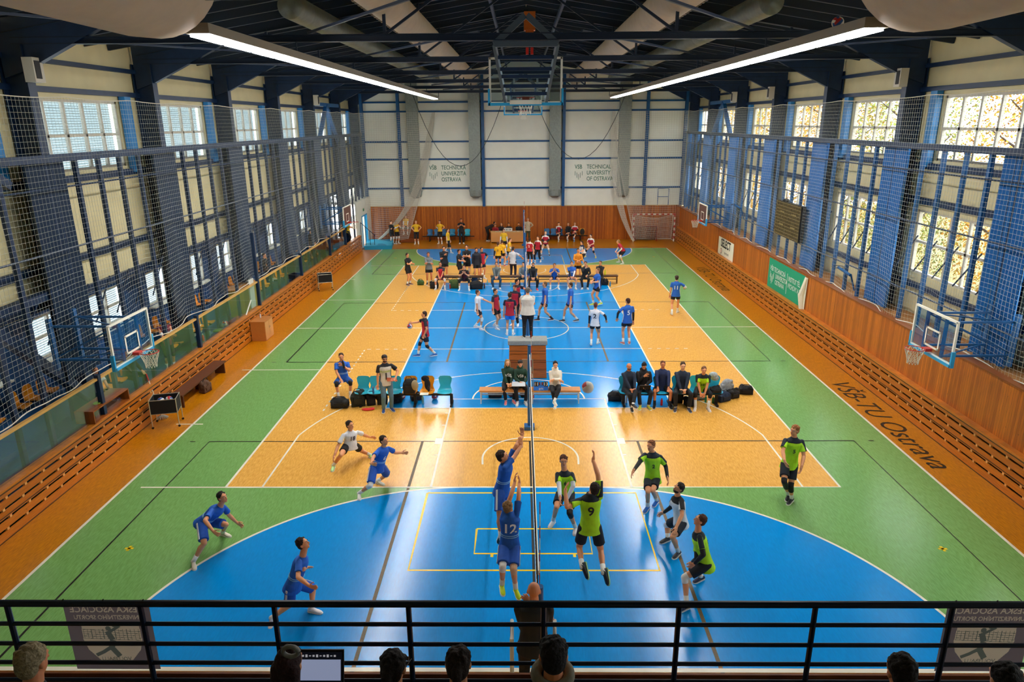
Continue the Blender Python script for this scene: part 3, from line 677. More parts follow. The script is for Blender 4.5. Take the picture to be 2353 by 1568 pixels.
tag(MB().bb(-6.5, 6.5, -4.95, -4.93, 4.05, 4.44).build('toe_board', mat('9A5422', .5, noise=.2, nscale=5)), 'orange brown board along the foot of the gallery railing', 'board')
def cloth_mat(h):
    m = bpy.data.materials.new('thin_cloth_'+h); m.use_nodes = True; nt = m.node_tree; nt.nodes.clear(); N = nt.nodes.new
    o = N('ShaderNodeOutputMaterial'); t = N('ShaderNodeBsdfTranslucent'); g = N('ShaderNodeBsdfDiffuse'); mx = N('ShaderNodeMixShader'); mx.inputs[0].default_value = .35
    t.inputs[0].default_value = g.inputs[0].default_value = (*hexc(h), 1); nt.links.new(t.outputs[0], mx.inputs[1]); nt.links.new(g.outputs[0], mx.inputs[2]); nt.links.new(mx.outputs[0], o.inputs[0]); return m
BAN = cloth_mat('6A6266'); BANL = cloth_mat('B8AC98'); BAND_ = cloth_mat('5A625C')
def raster(items, W_, H_, nx, ny):
    """which material each cell of a banner gets; items: (triangles or polygons in banner metres, material index)"""
    g = [[0]*nx for _ in range(ny)]
    for polys, mi in items:
        for p in polys:
            xs = [q[0] for q in p]; ys = [q[1] for q in p]; i0 = max(0, int((min(xs)/W_+.5)*nx)); i1 = min(nx-1, int((max(xs)/W_+.5)*nx)); j0 = max(0, int(min(ys)/H_*ny)); j1 = min(ny-1, int(max(ys)/H_*ny))
            for j in range(j0, j1+1):
                y = (j+.5)/ny*H_
                for i in range(i0, i1+1):
                    x = ((i+.5)/nx-.5)*W_; c = False; k = len(p)-1
                    for m_ in range(len(p)):
                        if (p[m_][1] > y) != (p[k][1] > y) and x < (p[k][0]-p[m_][0])*(y-p[m_][1])/(p[k][1]-p[m_][1])+p[m_][0]: c = not c
                        k = m_
                    if c: g[j][i] = mi
    return g
def tri_text(t, cx, cy, size, bold, sx=1):
    vs, fs = text_mesh(t, bold=bold); return [[(cx+vs[i].x*size*sx, cy+vs[i].y*size) for i in f] for f in fs]
def thick(pts, w):
    out = []
    for p, q in zip(pts[:-1], pts[1:]):
        d = V((q[0]-p[0], q[1]-p[1], 0)).normalized(); n = V((-d.y, d.x, 0))*w/2; out.append([(p[0]+n.x, p[1]+n.y), (q[0]+n.x, q[1]+n.y), (q[0]-n.x, q[1]-n.y), (p[0]-n.x, p[1]-n.y)])
    return out
bw, bh = .65, .60
shield = [[(-.22, .41), (0, .43), (.22, .41), (.225, .27), (.2, .18), (.12, .08), (0, .04), (-.12, .08), (-.2, .18), (-.225, .27)]]
net_ = [[(-.21+i*.03, .27+.001*i), (-.206+i*.03, .27+.001*i), (-.206+i*.03, .37), (-.21+i*.03, .37)] for i in range(15)]+[[(-.22, z), (.22, z+.02), (.22, z+.024), (-.22, z+.004)] for z in (.265, .285, .305, .325, .345)]
fig = thick([(.03, .35), (.0, .27), (.02, .2), (-.03, .12)], .045)+thick([(.0, .22), (.09, .16), (.15, .13)], .03)+thick([(.02, .34), (-.07, .40)], .024)+[[(.02+.022*math.cos(a*PI/5), .375+.022*math.sin(a*PI/5)) for a in range(10)]]
disc = [[(-.03+.02*math.cos(a*PI/6), .405+.018*math.sin(a*PI/6)) for a in range(12)]]
G_ = raster([(tri_text('ČESKÁ ASOCIACE', 0, .545, .076, .014, .92), 1), (tri_text('UNIVERZITNÍHO SPORTU', 0, .475, .052, .01, .88), 1), (shield, 1), (net_, 2), (fig, 2), (disc, 2), (tri_text('VOLEJBALU', 0, .095, .045, .008), 2)], bw, bh, 210, 190)
for x0, x1, nm in ((-3.68, -3.04, 'left'), (2.9, 3.56, 'right')):
    t = empty('banner', ((x0+x1)/2, -4.968, 4.5), 0, 'dark see-through banner with shield emblem hung on railing at %s' % nm, 'banner')
    nx, ny = 210, 190; vs = [((.5-i/nx)*bw, 0, j/ny*bh) for j in range(ny+1) for i in range(nx+1)]; b = MB()
    b.add(vs, [(j*(nx+1)+i, j*(nx+1)+i+1, (j+1)*(nx+1)+i+1, (j+1)*(nx+1)+i) for j in range(ny) for i in range(nx)]); b.m = [G_[j][i] for j in range(ny) for i in range(nx)]
    b.build('cloth', [BAN, BANL, BAND_], t)
    b = MB()
    for x in (-.3, 0, .3): b.tube([(x, .0, .58), (x, -.05, .63), (x+.01, -.03, .66), (x, .0, .60)], .004, 5)
    b.build('tie_cords', BLK, t)
# ---- trees in autumn leaf outside the right windows
random.seed(3)
LEAF = [mat('B87E14', .8), mat('A4861C', .8), mat('7A8632', .8), mat('A08A44', .8)]
for i in range(11):
    y = 8+i*6.2+random.uniform(-1, 1); x = random.uniform(19, 23); hh = random.uniform(10, 14)
    t = empty('autumn_tree', (x, y, -.3), 0, 'yellow autumn tree outside the right windows', 'tree', 'autumn trees outside the right windows')
    b = MB(); b.tube([(0, 0, 0), (.2, .1, 3), (0, .3, 6), (.3, 0, hh*.8)], 0, 8, True, [.26, .2, .15, .05])
    for k in range(9):
        a = random.uniform(0, 6.28); z = random.uniform(2.5, hh*.7); b.tube([(.1, .1, z), (math.cos(a)*1.6, math.sin(a)*1.6, z+1.1), (math.cos(a)*3, math.sin(a)*3, z+1.8)], 0, 5, True, [.09, .05, .02])
    b.build('trunk', mat('4A3A30', .9, noise=.3), t)
    b = MB()
    for k in range(10500):
        a = random.uniform(0, 6.28); r = random.uniform(.2, 1)**.5*3.3; z = random.uniform(.4, hh); r *= max(.05, math.sin(PI*min(1, z/hh)))**.5
        c = V((math.cos(a)*r, math.sin(a)*r, z)); s = random.uniform(.045, .095); d = V((random.uniform(-1, 1), random.uniform(-1, 1), random.uniform(-1, 1))).normalized(); e = d.orthogonal().normalized()*s; f2 = d.cross(e)
        b.cur = (k*7+i) % 2+(2 if i in (3, 4, 7) else 0); b.add([c-e, c-f2*.6, c+e, c+f2*.6], [(0, 1, 2, 3)])
    b.build('foliage', LEAF, t)['kind'] = 'stuff'
# ================================================================ people
def remesh(o, vox, it=3, sm=.5):
    m = o.modifiers.new('remesh', 'REMESH'); m.mode = 'VOXEL'; m.voxel_size = vox; m.use_smooth_shade = True
    if it: s = o.modifiers.new('smooth', 'SMOOTH'); s.factor = sm; s.iterations = it
    return o
SKIN = {'l': 'F2B48C', 'm': 'EAA072', 'd': 'D48450', 'r': 'DE8C60'}
def ik(a, c, L1, L2, pole):
    """joint between a and c with bone lengths L1, L2, bending towards pole (direction)"""
    d = c-a; D = d.length; D2 = min(D, (L1+L2)*.999); d = d.normalized() if D > 1e-6 else V((0, 0, -1)); c2 = a+d*D2
    t = (L1*L1-L2*L2+D2*D2)/(2*D2); h = math.sqrt(max(0, L1*L1-t*t)); p = V(pole); p = (p-d*p.dot(d))
    p = p.normalized() if p.length > 1e-4 else d.orthogonal().normalized()
    return a+d*t+p*h, c2
def hand(mb, w, d, palmn, s, curl=.25, thumb=1, fr=.0092):
    """palm, four fingers of unequal length with bends, thumb from the side; w wrist, d direction, palmn = palm normal"""
    d = d.normalized(); n = (palmn-d*palmn.dot(d)); n = n.normalized() if n.length > 1e-4 else d.orthogonal().normalized(); x = d.cross(n)*thumb
    R = Matrix((x, d, n)).transposed(); mb.ell(w+d*.05*s, (.041*s, .056*s, .017*s), R, 10, 8); mb.cone(w-d*.02*s, w+d*.03*s, .026*s, .03*s, 8)
    for k, (off, L) in enumerate(((.030, .070), (.011, .080), (-.009, .074), (-.028, .058))):
        p = w+d*.085*s+x*off*s; a = math.radians(6-k*5); c = curl*(1+.12*k); dd = (d*math.cos(a)+x*math.sin(a)*1.2).normalized()
        for j, f in enumerate((.45, .32, .25)):
            e = c*(j+.6); q = p+(dd*math.cos(e)+n*math.sin(e))*(L*f*s); mb.cone(p, q, fr*s, fr*s*.94, 6); p = q
    p = w+d*.028*s+x*.032*s
    for j, f in enumerate((.036, .03, .024)):
        e = .75-.25*j; q = p+(x*math.sin(e)+d*math.cos(e)+n*.25*(j+curl)).normalized()*f*s; mb.cone(p, q, fr*1.12*s, fr*s, 6); p = q
def person(J, lab, o, s=1.0, vox=.012, root=None):
    """J: joints in world space; o: look; one Empty with body, hair, clothing"""
    base = J.get('base') or V((J['pel'].x, J['pel'].y, 0)); P = empty('person', base, 0, lab, 'person', o.get('grp'))
    T = {k: (v-base if isinstance(v, Vector) and k not in ('fwd', 'face', 'cf', 'hup') else v) for k, v in J.items()}
    sk = mat(SKIN.get(o.get('skin', 'm')), .55); g = lambda k, d=None: o.get(k, d)
    ch, pel, hd = T['ch'], T['pel'], T['head']; sR, sL, hR, hL = T['sR'], T['sL'], T['hR'], T['hL']
    up = (ch-pel).normalized(); xs = (sR-sL).normalized(); xh = (hR-hL).normalized(); cf = up.cross(xs).normalized(); pf = up.cross(xh).normalized()
    xs = cf.cross(up); xh = pf.cross(up); fat = g('fat', 1.0); fem = g('fem', 0)
    near = g('near', 0)
    # ---- body, one surface
    b = MB(); hw = (sR-sL).length/2; hh = max((hR-hL).length/2, .085*s); F = s*fat
    def trunk(b, e=0., hem=None, k=1.0):
        top = (sR+sL)/2
        R = [(pel-up*.02*s, xh, pf, .150*F*k+e, .105*F*k+e), (pel+up*.06*s, xh, pf, .152*F*k+e, .108*F*k+e), (pel.lerp(top, .38), xh.lerp(xs, .4), pf.lerp(cf, .4), (.135-.012*fem)*F*k+e, .098*F*k+e),
             (pel.lerp(top, .62), xs, cf, .150*F*k+e, .108*F*k+e), (pel.lerp(top, .84), xs, cf, .165*F*k+e, .112*F*k+e), (top-up*.01*s, xs, cf, hw*.84+e*.8, .086*F+e), (top+up*.022*s, xs, cf, hw*.58+e*.7, .066*s+e*.8), (top+up*.05*s, xs, cf, hw*.36+e*.5, .056*s+e*.6), (top+up*.075*s, xs, cf, .058*s+e*.4, .054*s+e*.4)]
        if hem is not None: R = [(pel-up*hem*s*1.0, xh, pf, .178*F*k+e*1.5, .126*F*k+e*1.5)]+R[1:]
        b.loft(R, 18)
    top = (sR+sL)/2; trunk(b)
    b.ell(pel-up*.05*s, (.15*F, .11*F, .1*s), Matrix((xh, pf, up)).transposed())
    nk = top+up*.03*s; b.cone(nk, hd-T['hup']*.07*s, .062*s, .055*s, 12)
    # head
    f = T['face'].normalized(); hu = (T['hup']-f*T['hup'].dot(f)).normalized(); x = f.cross(hu); H = Matrix((x, f, hu)).transposed()
    b.ell(hd+hu*.025*s, (.074*s, .092*s, .085*s), H, 16, 12); b.ell(hd-hu*.035*s+f*.025*s, (.056*s, .065*s, .070*s), H, 14, 10); b.ell(hd-hu*.085*s+f*.06*s, (.025*s, .022*s, .02*s), H)
    b.cone(hd+hu*.02*s+f*.088*s, hd-hu*.022*s+f*.108*s, .008*s, .013*s, 8)
    b.ell(hd+hu*.034*s+f*.08*s, (.05*s, .014*s, .010*s), H)
    for q in (-1, 1): b.ell(hd-hu*.002*s+x*q*.075*s-f*.005*s, (.01*s, .02*s, .03*s), H, 8, 6)
    # arms
    for q, sh, e, w, tip in ((1, sR, T['eR'], T['wR'], T.get('tR')), (-1, sL, T['eL'], T['wL'], T.get('tL'))):
        b.cone(sh-up*.032*s, e, .046*F, .040*s, 12); b.cone(e, e.lerp(w, .35), .040*s, .041*s, 12); b.cone(e.lerp(w, .35), w, .041*s, .027*s, 12)
        d = (tip-w) if tip is not None else (w-e); pn = T.get('pR' if q > 0 else 'pL') or -xs*q
        hand(b, w, d, V(pn), s*1.05, g('curl', .3), thumb=q*g('thumb', 1), fr=.0092 if near else .0105)
    for q, hp, k, a in ((1, hR, T['kR'], T['aR']), (-1, hL, T['kL'], T['aL'])):
        b.cone(hp, hp.lerp(k, .5), .088*F, .076*F, 14); b.cone(hp.lerp(k, .5), k, .076*F, .055*s, 14); d = (a-k).normalized(); bk = -pf
        b.cone(k, a, .052*s, .036*s, 12); c = k.lerp(a, .3)+bk*.014*s; b.cone(k.lerp(a, .1), c, .046*s, .054*s, 12); b.cone(c, k.lerp(a, .7), .054*s, .038*s, 12)
    remesh(b.build('body', sk, P), vox*.6 if near else vox*.85, 2, .5)
    # eyes, brows, mouth
    if g('face', 1):
        EW = mat('F2EEE6', .3); ED = mat('1C120C', .3)
        for q in (-1, 1):
            e = MB(); c = hd+hu*.012*s+x*q*.031*s+f*.091*s; e.ell(c, (.011*s, .004*s, .0055*s), H, 8, 6); eo = e.build('eye', EW, P, True); e = MB(); e.ell(c+f*.002*s, (.0065*s, .004*s, .006*s), H, 6, 5); e.build('iris', ED, eo, True)
            e = MB(); e.ell(c+hu*.021*s+f*.001*s, (.02*s, .007*s, .0045*s), H, 8, 5); e.build('eyebrow', mat(g('hair', '3A2A1E'), .8), P, True)
        e = MB(); e.ell(hd-hu*.05*s+f*.093*s, (.022*s, .007*s, .006*s), H, 8, 5); e.build('mouth', mat('9A5348', .5), P, True)
    # hair
    st = g('style', 'short'); hm = mat(g('hair', '2E2018'), .85, noise=.35, nscale=60, bump=.8)
    if st != 'bald':
        rnd = random.Random(len(lab)*7+int(hd.x*100)); e = MB(); vs0 = 0
        e.ell(hd+hu*.042*s-f*.017*s, (.083*s, .094*s, .082*s), H, 16, 12); e.ell(hd+hu*.0*s-f*.045*s, (.074*s, .06*s, .08*s), H, 14, 10)
        n = 46 if near else 16
        for i in range(n):
            a = rnd.uniform(0, 2*PI); t = rnd.uniform(.15, 1.25); dv = x*math.cos(a)*math.sin(t)+f*(math.sin(a)*math.sin(t))+hu*math.cos(t)
            c = hd+hu*.04*s-f*.016*s+x*dv.dot(x)*.078*s+f*dv.dot(f)*.085*s+hu*dv.dot(hu)*.078*s; e.ell(c, rnd.uniform(.014, .024 if st != 'curly' else .03)*s, None, 6, 5)
        if st in ('long', 'bob'):
            L = .26 if st == 'long' else .14
            for q in (-1, 0, 1): e.cone(hd-f*.05*s+x*q*.05*s, hd-f*(.07 if st == 'long' else .04)*s+x*q*.06*s-hu*L*s, .05*s, .035*s, 10)
            if st == 'bob':
                for q in (-1, 1): e.cone(hd+x*q*.075*s+hu*.02*s, hd+x*q*.08*s-hu*.13*s, .03*s, .03*s, 8)
        if st == 'pony': e.cone(hd-f*.09*s+hu*.05*s, hd-f*.12*s, .03*s, .035*s, 8); e.cone(hd-f*.12*s, hd-f*.10*s-hu*.16*s, .034*s, .014*s, 8)
        if st == 'bun': e.ell(hd-f*.07*s+hu*.10*s, .035*s)
        remesh(e.build('hair', hm, P), .007*s if near else .011, 1, .4)
        if st == 'cap': pass
    if g('beard'):
        e = MB(); e.ell(hd-hu*.062*s+f*.035*s, (.061*s, .062*s, .045*s), H, 14, 8); e.build('beard', hm, P, True)
    if g('cap'):
        e = MB(); e.ell(hd+hu*.05*s-f*.01*s, (.088*s, .1*s, .075*s), H, 14, 10); e.box(hd-f*.12*s+hu*.01*s, (.12*s, .1*s, .012*s), H); e.build('cap', mat(g('cap'), .7), P, True)
    if g('glasses'):
        e = MB()
        for q in (-1, 1): e.box(hd+hu*.012*s+x*q*.033*s+f*.104*s, (.045*s, .004*s, .03*s), H); e.box(hd+hu*.018*s+x*q*.078*s+f*.05*s, (.004*s, .1*s, .006*s), H)
        e.build('glasses', mat('141414', .3), P)
    # ---- shirt
    sc = g('shirt', '2A62B0'); sm_ = mat(sc, .75, noise=.10, nscale=9, bump=.35); slv = g('sleeve', 'short'); lng = slv == 'long'; hem = g('hem', .12)
    e = MB(); ex = .018*s if not lng else .024*s; trunk(e, ex, hem)
    sleeves = []
    for q, sh, el, w in ((1, sR, T['eR'], T['wR']), (-1, sL, T['eL'], T['wL'])):
        tgt = e
        if slv == 'short': end = sh.lerp(el, g('sl', .72)); tgt.cone(sh-up*.034*s, end, .052*F, .066*s, 12, True, False)
        elif lng: tgt.cone(sh-up*.036*s, sh.lerp(el, .35), .054*F, .060*s, 12); tgt.cone(sh.lerp(el, .35), el, .060*s, .053*s, 12); tgt.cone(el, el.lerp(w, .93), .057*s, .042*s, 12, True, False)
        else: tgt.cone(sh-up*.01*s, sh.lerp(el, .12), .062*F, .06*s, 12, True, False)
    if g('hood'): e.ell(top+up*.06*s-cf*.07*s, (.12*s, .09*s, .06*s), Matrix((xs, cf, up)).transposed()); e.cone(top+up*.05*s, top+up*.10*s, .085*s, .075*s, 12)
    shirt = remesh(e.build('jacket' if g('jacket') else ('hoodie' if g('hood') else 'shirt'), sm_, P), .011*s if near else .016, 3, .6)
    surf = BVHTree.FromPolygons([V(v) for v in e.v], e.f)
    if g('yoke'):
        e2 = MB(); e2.loft([(top-up*.04*s, xs, cf, hw*.9+.018*s, .1*F+.019*s), (top-up*.01*s, xs, cf, hw*.84+.02*s, .088*F+.022*s), (top+up*.022*s, xs, cf, hw*.58+.019*s, .068*s+.02*s), (top+up*.05*s, xs, cf, hw*.36+.016*s, .058*s+.016*s), (top+up*.078*s, xs, cf, .06*s+.01*s, .056*s+.01*s)], 18)
        for sh, el in ((sR, T['eR']), (sL, T['eL'])):
            d = (el-sh).normalized(); out = (d.cross(cf)).normalized(); 
            if g('yoke2'): e2.cone(sh-up*.03*s, sh.lerp(el, .7), .058*F, .071*s, 12, True, False)
            else: o_ = (xs*(1 if sh is sR else -1)+up*.5-d*(xs*(1 if sh is sR else -1)+up*.5).dot(d)).normalized(); e2.cone(sh-up*.022*s, sh.lerp(el, .71)+o_*.022*s, .050*F, .054*s, 12, True, False)
        remesh(e2.build('shoulder_panel', mat(g('yoke'), .75), P), .011*s if near else .016, 2, .5)
    if g('side'):
        for q, hp in ((1, hR), (-1, hL)):
            e2 = MB(); pts = [pel-up*hem*s*.8+xh*q*(.160*F+ex*.6), pel.lerp(top, .38)+xh*q*(.118*F+ex), pel.lerp(top, .72)+xs*q*(.135*F+ex)]
            for p0, p1 in zip(pts[:-1], pts[1:]): e2.tube([p0.lerp(p1, i/4) for i in range(5)], .034*s, 10)
            remesh(e2.build('side_panel', mat(g('side'), .75), P), .014, 3)
    if g('band'):
        for t_ in (.30, .36):
            e2 = MB(); c = pel.lerp(top, t_); e2.loft([(c, xh, pf, .139*F+ex+.004, .10*F+ex+.004), (c+up*.012*s, xh, pf, .139*F+ex+.004, .10*F+ex+.004)], 18); e2.build('shirt_stripe', mat(g('band'), .7), shirt)
    def decal(t, front, dz, size, col, dx=0, nm='number', bold=.02):
        vs, fs = text_mesh(t, bold=bold); sg = 1 if front else -1; rt = -xs*sg*-1 if False else (xs*-sg); out = []
        # reader's right: for the back it is the wearer's right
        rt = xs*(-1 if front else 1)
        for v in vs:
            p = pel.lerp(top, dz)+rt*(v.x*size+dx*s)+up*(v.y*size)+cf*sg*.6; h = surf.ray_cast(p, -cf*sg, 1.0)
            out.append((h[0] if h[0] is not None else p-cf*sg*.46)+cf*sg*.009*s)
        m = MB(); m.add(out, fs); m.build(nm, mat(col, .6), shirt)
    for dct in g('dec', ()): decal(*dct)
    # arm sleeves
    for q, el, w, sh in (('R', T['eR'], T['wR'], sR), ('L', T['eL'], T['wL'], sL)):
        c = g('arm'+q)
        if c: e2 = MB(); e2.cone(sh.lerp(el, .6), el, .05*s, .047*s, 12, False, True); e2.cone(el, w, .047*s, .034*s, 12, True, False); remesh(e2.build('arm_sleeve', mat(c, .7), P), .009 if near else .014, 1)
    # ---- shorts / trousers
    bc = g('pants', '12182A'); bl = g('plen', .62); bm = mat(bc, .8, noise=.12, nscale=8, bump=.25)
    e = MB(); e.loft([(pel-up*.03*s, xh, pf, .164*F, .121*F), (pel+up*.04*s, xh, pf, .156*F, .112*F), (pel+up*.10*s, xh, pf, .144*F, .104*F)], 16); e.ell(pel-up*.05*s, (.165*F, .125*F, .1*s), Matrix((xh, pf, up)).transposed())
    full = bl > 1
    for hp, k, a in ((hR, T['kR'], T['aR']), (hL, T['kL'], T['aL'])):
        if full:
            e.cone(hp, k, .104*F, .072*s, 14); e.cone(k, k.lerp(a, min(1, bl-1)), .072*s, g('cuff', .058)*s, 12, True, False)
        else: e.cone(hp+up*.0*s, hp.lerp(k, bl), .096*F, (.100 if not g('tight') else .078)*F, 14, True, False)
    pants = remesh(e.build('trousers' if full else 'shorts', bm, P), .012 if near else .017, 2, .5)
    if g('pstripe'):
        for q, hp, k in ((1, hR, T['kR']), (-1, hL, T['kL'])):
            d = (k-hp).normalized(); o_ = (xh*q-d*(xh*q).dot(d)).normalized(); e2 = MB(); e2.beam(hp.lerp(k, .05)+o_*.106*F, hp.lerp(k, bl)+o_*.104*F, .035*s, .012*s, o_); e2.build('shorts_stripe', mat(g('pstripe'), .7), pants)
    # knee pads, socks, shoes
    for q, hp, k, a in (('R', hR, T['kR'], T['aR']), ('L', hL, T['kL'], T['aL'])):
        c = g('knee'+q) or g('knee')
        if c and not full:
            e2 = MB(); t0 = k.lerp(hp, g('kup', .16)); t1 = k.lerp(a, g('kdn', .24)); e2.cone(t0, k, .066*s, .063*s, 12, False, True); e2.cone(k, t1, .063*s, .058*s, 12, True, False); e2.ell(k+pf*.012*s, .055*s); remesh(e2.build('knee_pad', mat(c, .75), P), .010 if near else .016, 2)
        d = (a-k).normalized(); sc_ = g('sock', 'E8E6E0')
        if sc_: e2 = MB(); e2.cone(k.lerp(a, g('sockh', .66)), a, .046*s, .042*s, 12, False, True); e2.build('sock', mat(sc_, .8), P, True)
        tp = T.get('f'+q); fd = (tp-a).normalized() if tp is not None else pf; un = T.get('fu'+q) or V((0, 0, 1)); un = (un-fd*un.dot(fd)).normalized(); fx = fd.cross(un); R = Matrix((fx, fd, un)).transposed()
        e2 = MB(); c0 = a-un*.045*s
        rings = [(-.075, .018, .0, .03), (-.06, .036, .0, .05), (-.02, .038, .0, .068), (.03, .036, -.0, .062), (.08, .042, -.008, .046), (.13, .044, -.014, .036), (.175, .036, -.018, .028), (.2, .016, -.022, .018)]
        e2.loft([(c0+fd*y*s+un*(z+hz*.3)*s, fx, un, rx*s, hz*.62*s) for y, rx, z, hz in rings], 12)
        e2.cone(a-un*.02*s, a+un*.022*s, .043*s, .044*s, 10, True, False)
        sh = e2.build('shoe', mat(g('shoe', 'E6E2DA'), .55), P, True)
        e2 = MB(); pr = [(-.08, .02), (-.06, .038), (0, .038), (.06, .042), (.13, .048), (.18, .04), (.21, .018)]
        lo = [c0+fd*y*s-fx*w_*s-un*.040*s for y, w_ in pr]+[c0+fd*y*s+fx*w_*s-un*.040*s for y, w_ in reversed(pr)]; n = len(lo)
        e2.add(lo+[p+un*.022*s for p in lo], [tuple(range(n-1, -1, -1)), tuple(range(n, 2*n))]+[(i, (i+1) % n, n+(i+1) % n, n+i) for i in range(n)]); e2.build('sole', mat(g('sole', 'F0EEE8'), .6), sh)
    return P
# ---- pose from local targets: x = wearer's right, y = forward, z = up (metres for a 1.8 m person)
HANDS = {'down': ((.25, .05, -.56), (-.25, .05, -.56)), 'crossed': ((-.10, .23, -.24), (.10, .26, -.20)), 'hips': ((.2, .02, -.42), (-.2, .02, -.42)), 'lap': ((.06, .36, -.42), (-.06, .36, -.42)), 'knees': ((.16, .42, -.44), (-.16, .42, -.44)),
         'chin': ((.05, .22, .0), (-.05, .22, -.02)), 'clasp': ((.03, .30, -.30), (-.03, .30, -.30)), 'behind': ((.12, -.14, -.4), (-.12, -.14, -.4)), 'ready': ((.22, .32, -.30), (-.22, .32, -.30)), 'drink': ((.02, .20, .04), (-.14, .25, -.46)), 'clap': ((.03, .3, -.1), (-.03, .3, -.1)), 'chest': ((-.02, .2, -.12), (.1, .16, -.3)), 'walk': ((.24, .22, -.46), (-.25, -.14, -.5)), 'write': ((.02, .34, -.34), (-.1, .34, -.36))}
def pose(foot, H=1.8, head_to=0, legs='stand', hands='down', lean=0, face=None, tilt=0, z0=0, hr=None, hl=None, sitz=.46, stride=.0, wide=.0, fem=0, turn=0):
    """foot: ground point between the feet; head_to: heading in degrees, 0 = towards the camera, 90 = towards image right"""
    s = H/1.8; a = math.radians(head_to); fw = V((math.sin(a), -math.cos(a), 0)); rt = fw.cross(V((0, 0, 1))); U = V((0, 0, 1)); base = V((foot.x, foot.y, z0))
    L = lambda x, y, z, o=base: o+rt*x*s+fw*y*s+U*z*s
    J = {'base': base}
    if legs == 'sit': pel = L(0, -.40, sitz/s+.10); aR, aL = L(.13+wide, .02, .085), L(-.13-wide, .02, .085)
    elif legs == 'sitx': pel = L(0, -.40, sitz/s+.10); aR, aL = L(.05, .05, .085), L(.12, .30, .30)
    elif legs == 'ready': pel = L(0, -.12, .80-wide*.5); aR, aL = L(.26+wide, .03, .085), L(-.26-wide, -.05, .085)
    elif legs == 'walk': pel = L(0, 0, .92); aR, aL = L(.1, .28+stride, .085), L(-.1, -.30-stride, .14)
    elif legs == 'walk2': pel = L(0, 0, .92); aL, aR = L(-.1, .28+stride, .085), L(.1, -.30-stride, .14)
    else: pel = L(0, 0, .95); aR, aL = L(.12+wide, .0, .085), L(-.12-wide, .0, .085)
    l = math.radians(lean); up = (U*math.cos(l)+fw*math.sin(l)).normalized(); cf = (fw*math.cos(l)-U*math.sin(l)); tw = math.radians(turn); xs = rt*math.cos(tw)+cf*math.sin(tw); cf2 = up.cross(xs)
    top = pel+up*.50*s; sw = (.185-.02*fem)*s; sR, sL = top+xs*sw, top-xs*sw
    fa = math.radians(head_to+turn*-1 if face is None else face); ff = V((math.sin(fa), -math.cos(fa), 0)); ti = math.radians(tilt); fc = ff*math.cos(ti)+U*math.sin(ti); hu = U*math.cos(ti)-ff*math.sin(ti)
    hdc = top+up*.115*s+(U*.5+hu*.5)*.085*s+ff*.015*s+up*0
    hd = hdc
    J.update(pel=pel, ch=top, sR=sR, sL=sL, hR=pel+rt*.095*s-up*.03*s, hL=pel-rt*.095*s-up*.03*s, head=hd, face=fc, hup=hu)
    ht = HANDS[hands]; h1 = hr or ht[0]; h2 = hl or ht[1]
    tl = lambda h: top+xs*h[0]*s+cf2*h[1]*s+up*h[2]*s
    for q, sh, h_, sd in (('R', sR, h1, 1), ('L', sL, h2, -1)):
        pole = (xs*sd*.9-up*.5-cf2*.5) if hands not in ('hips', 'crossed') else (xs*sd*1.2-cf2*.2-up*(.1 if hands == 'hips' else .6))
        e, w = ik(sh, tl(h_), .30*s, .265*s, pole); J['e'+q] = e; J['w'+q] = w
        J['p'+q] = (-xs*sd if hands in ('down', 'walk') else -up-xs*sd*.3)
        if hands in ('crossed', 'lap', 'clasp', 'write', 'hips'): J['t'+q] = w+(-xs*sd*.7+cf2*.2-up*.3)
        if hands == 'chin': J['t'+q] = w+up
    for q, hp, an, sd in (('R', J['hR'], aR, 1), ('L', J['hL'], aL, -1)):
        pole = fw*(1 if legs != 'sit' else .6)+rt*sd*(.25 if legs != 'stand' else .05)+(U*.8 if legs.startswith('sit') else V((0, 0, 0))); k, an2 = ik(hp, an, .44*s, .43*s, pole); J['k'+q] = k; J['a'+q] = an2; J['f'+q] = an2+fw*.2*s+rt*sd*.05*s-U*.0
    return J, s
HL = []
LJ = {}
def guy(px, py, lab, o=None, z0=0, Yf=None, **kw):
    foot = at(px, py, Z=z0) if Yf is None else at(px, py, Y=Yf); J, s = pose(foot, z0=z0, fem=(o or {}).get('fem', 0), **kw); LJ[lab] = J; return person(J, lab, o or {}, s)
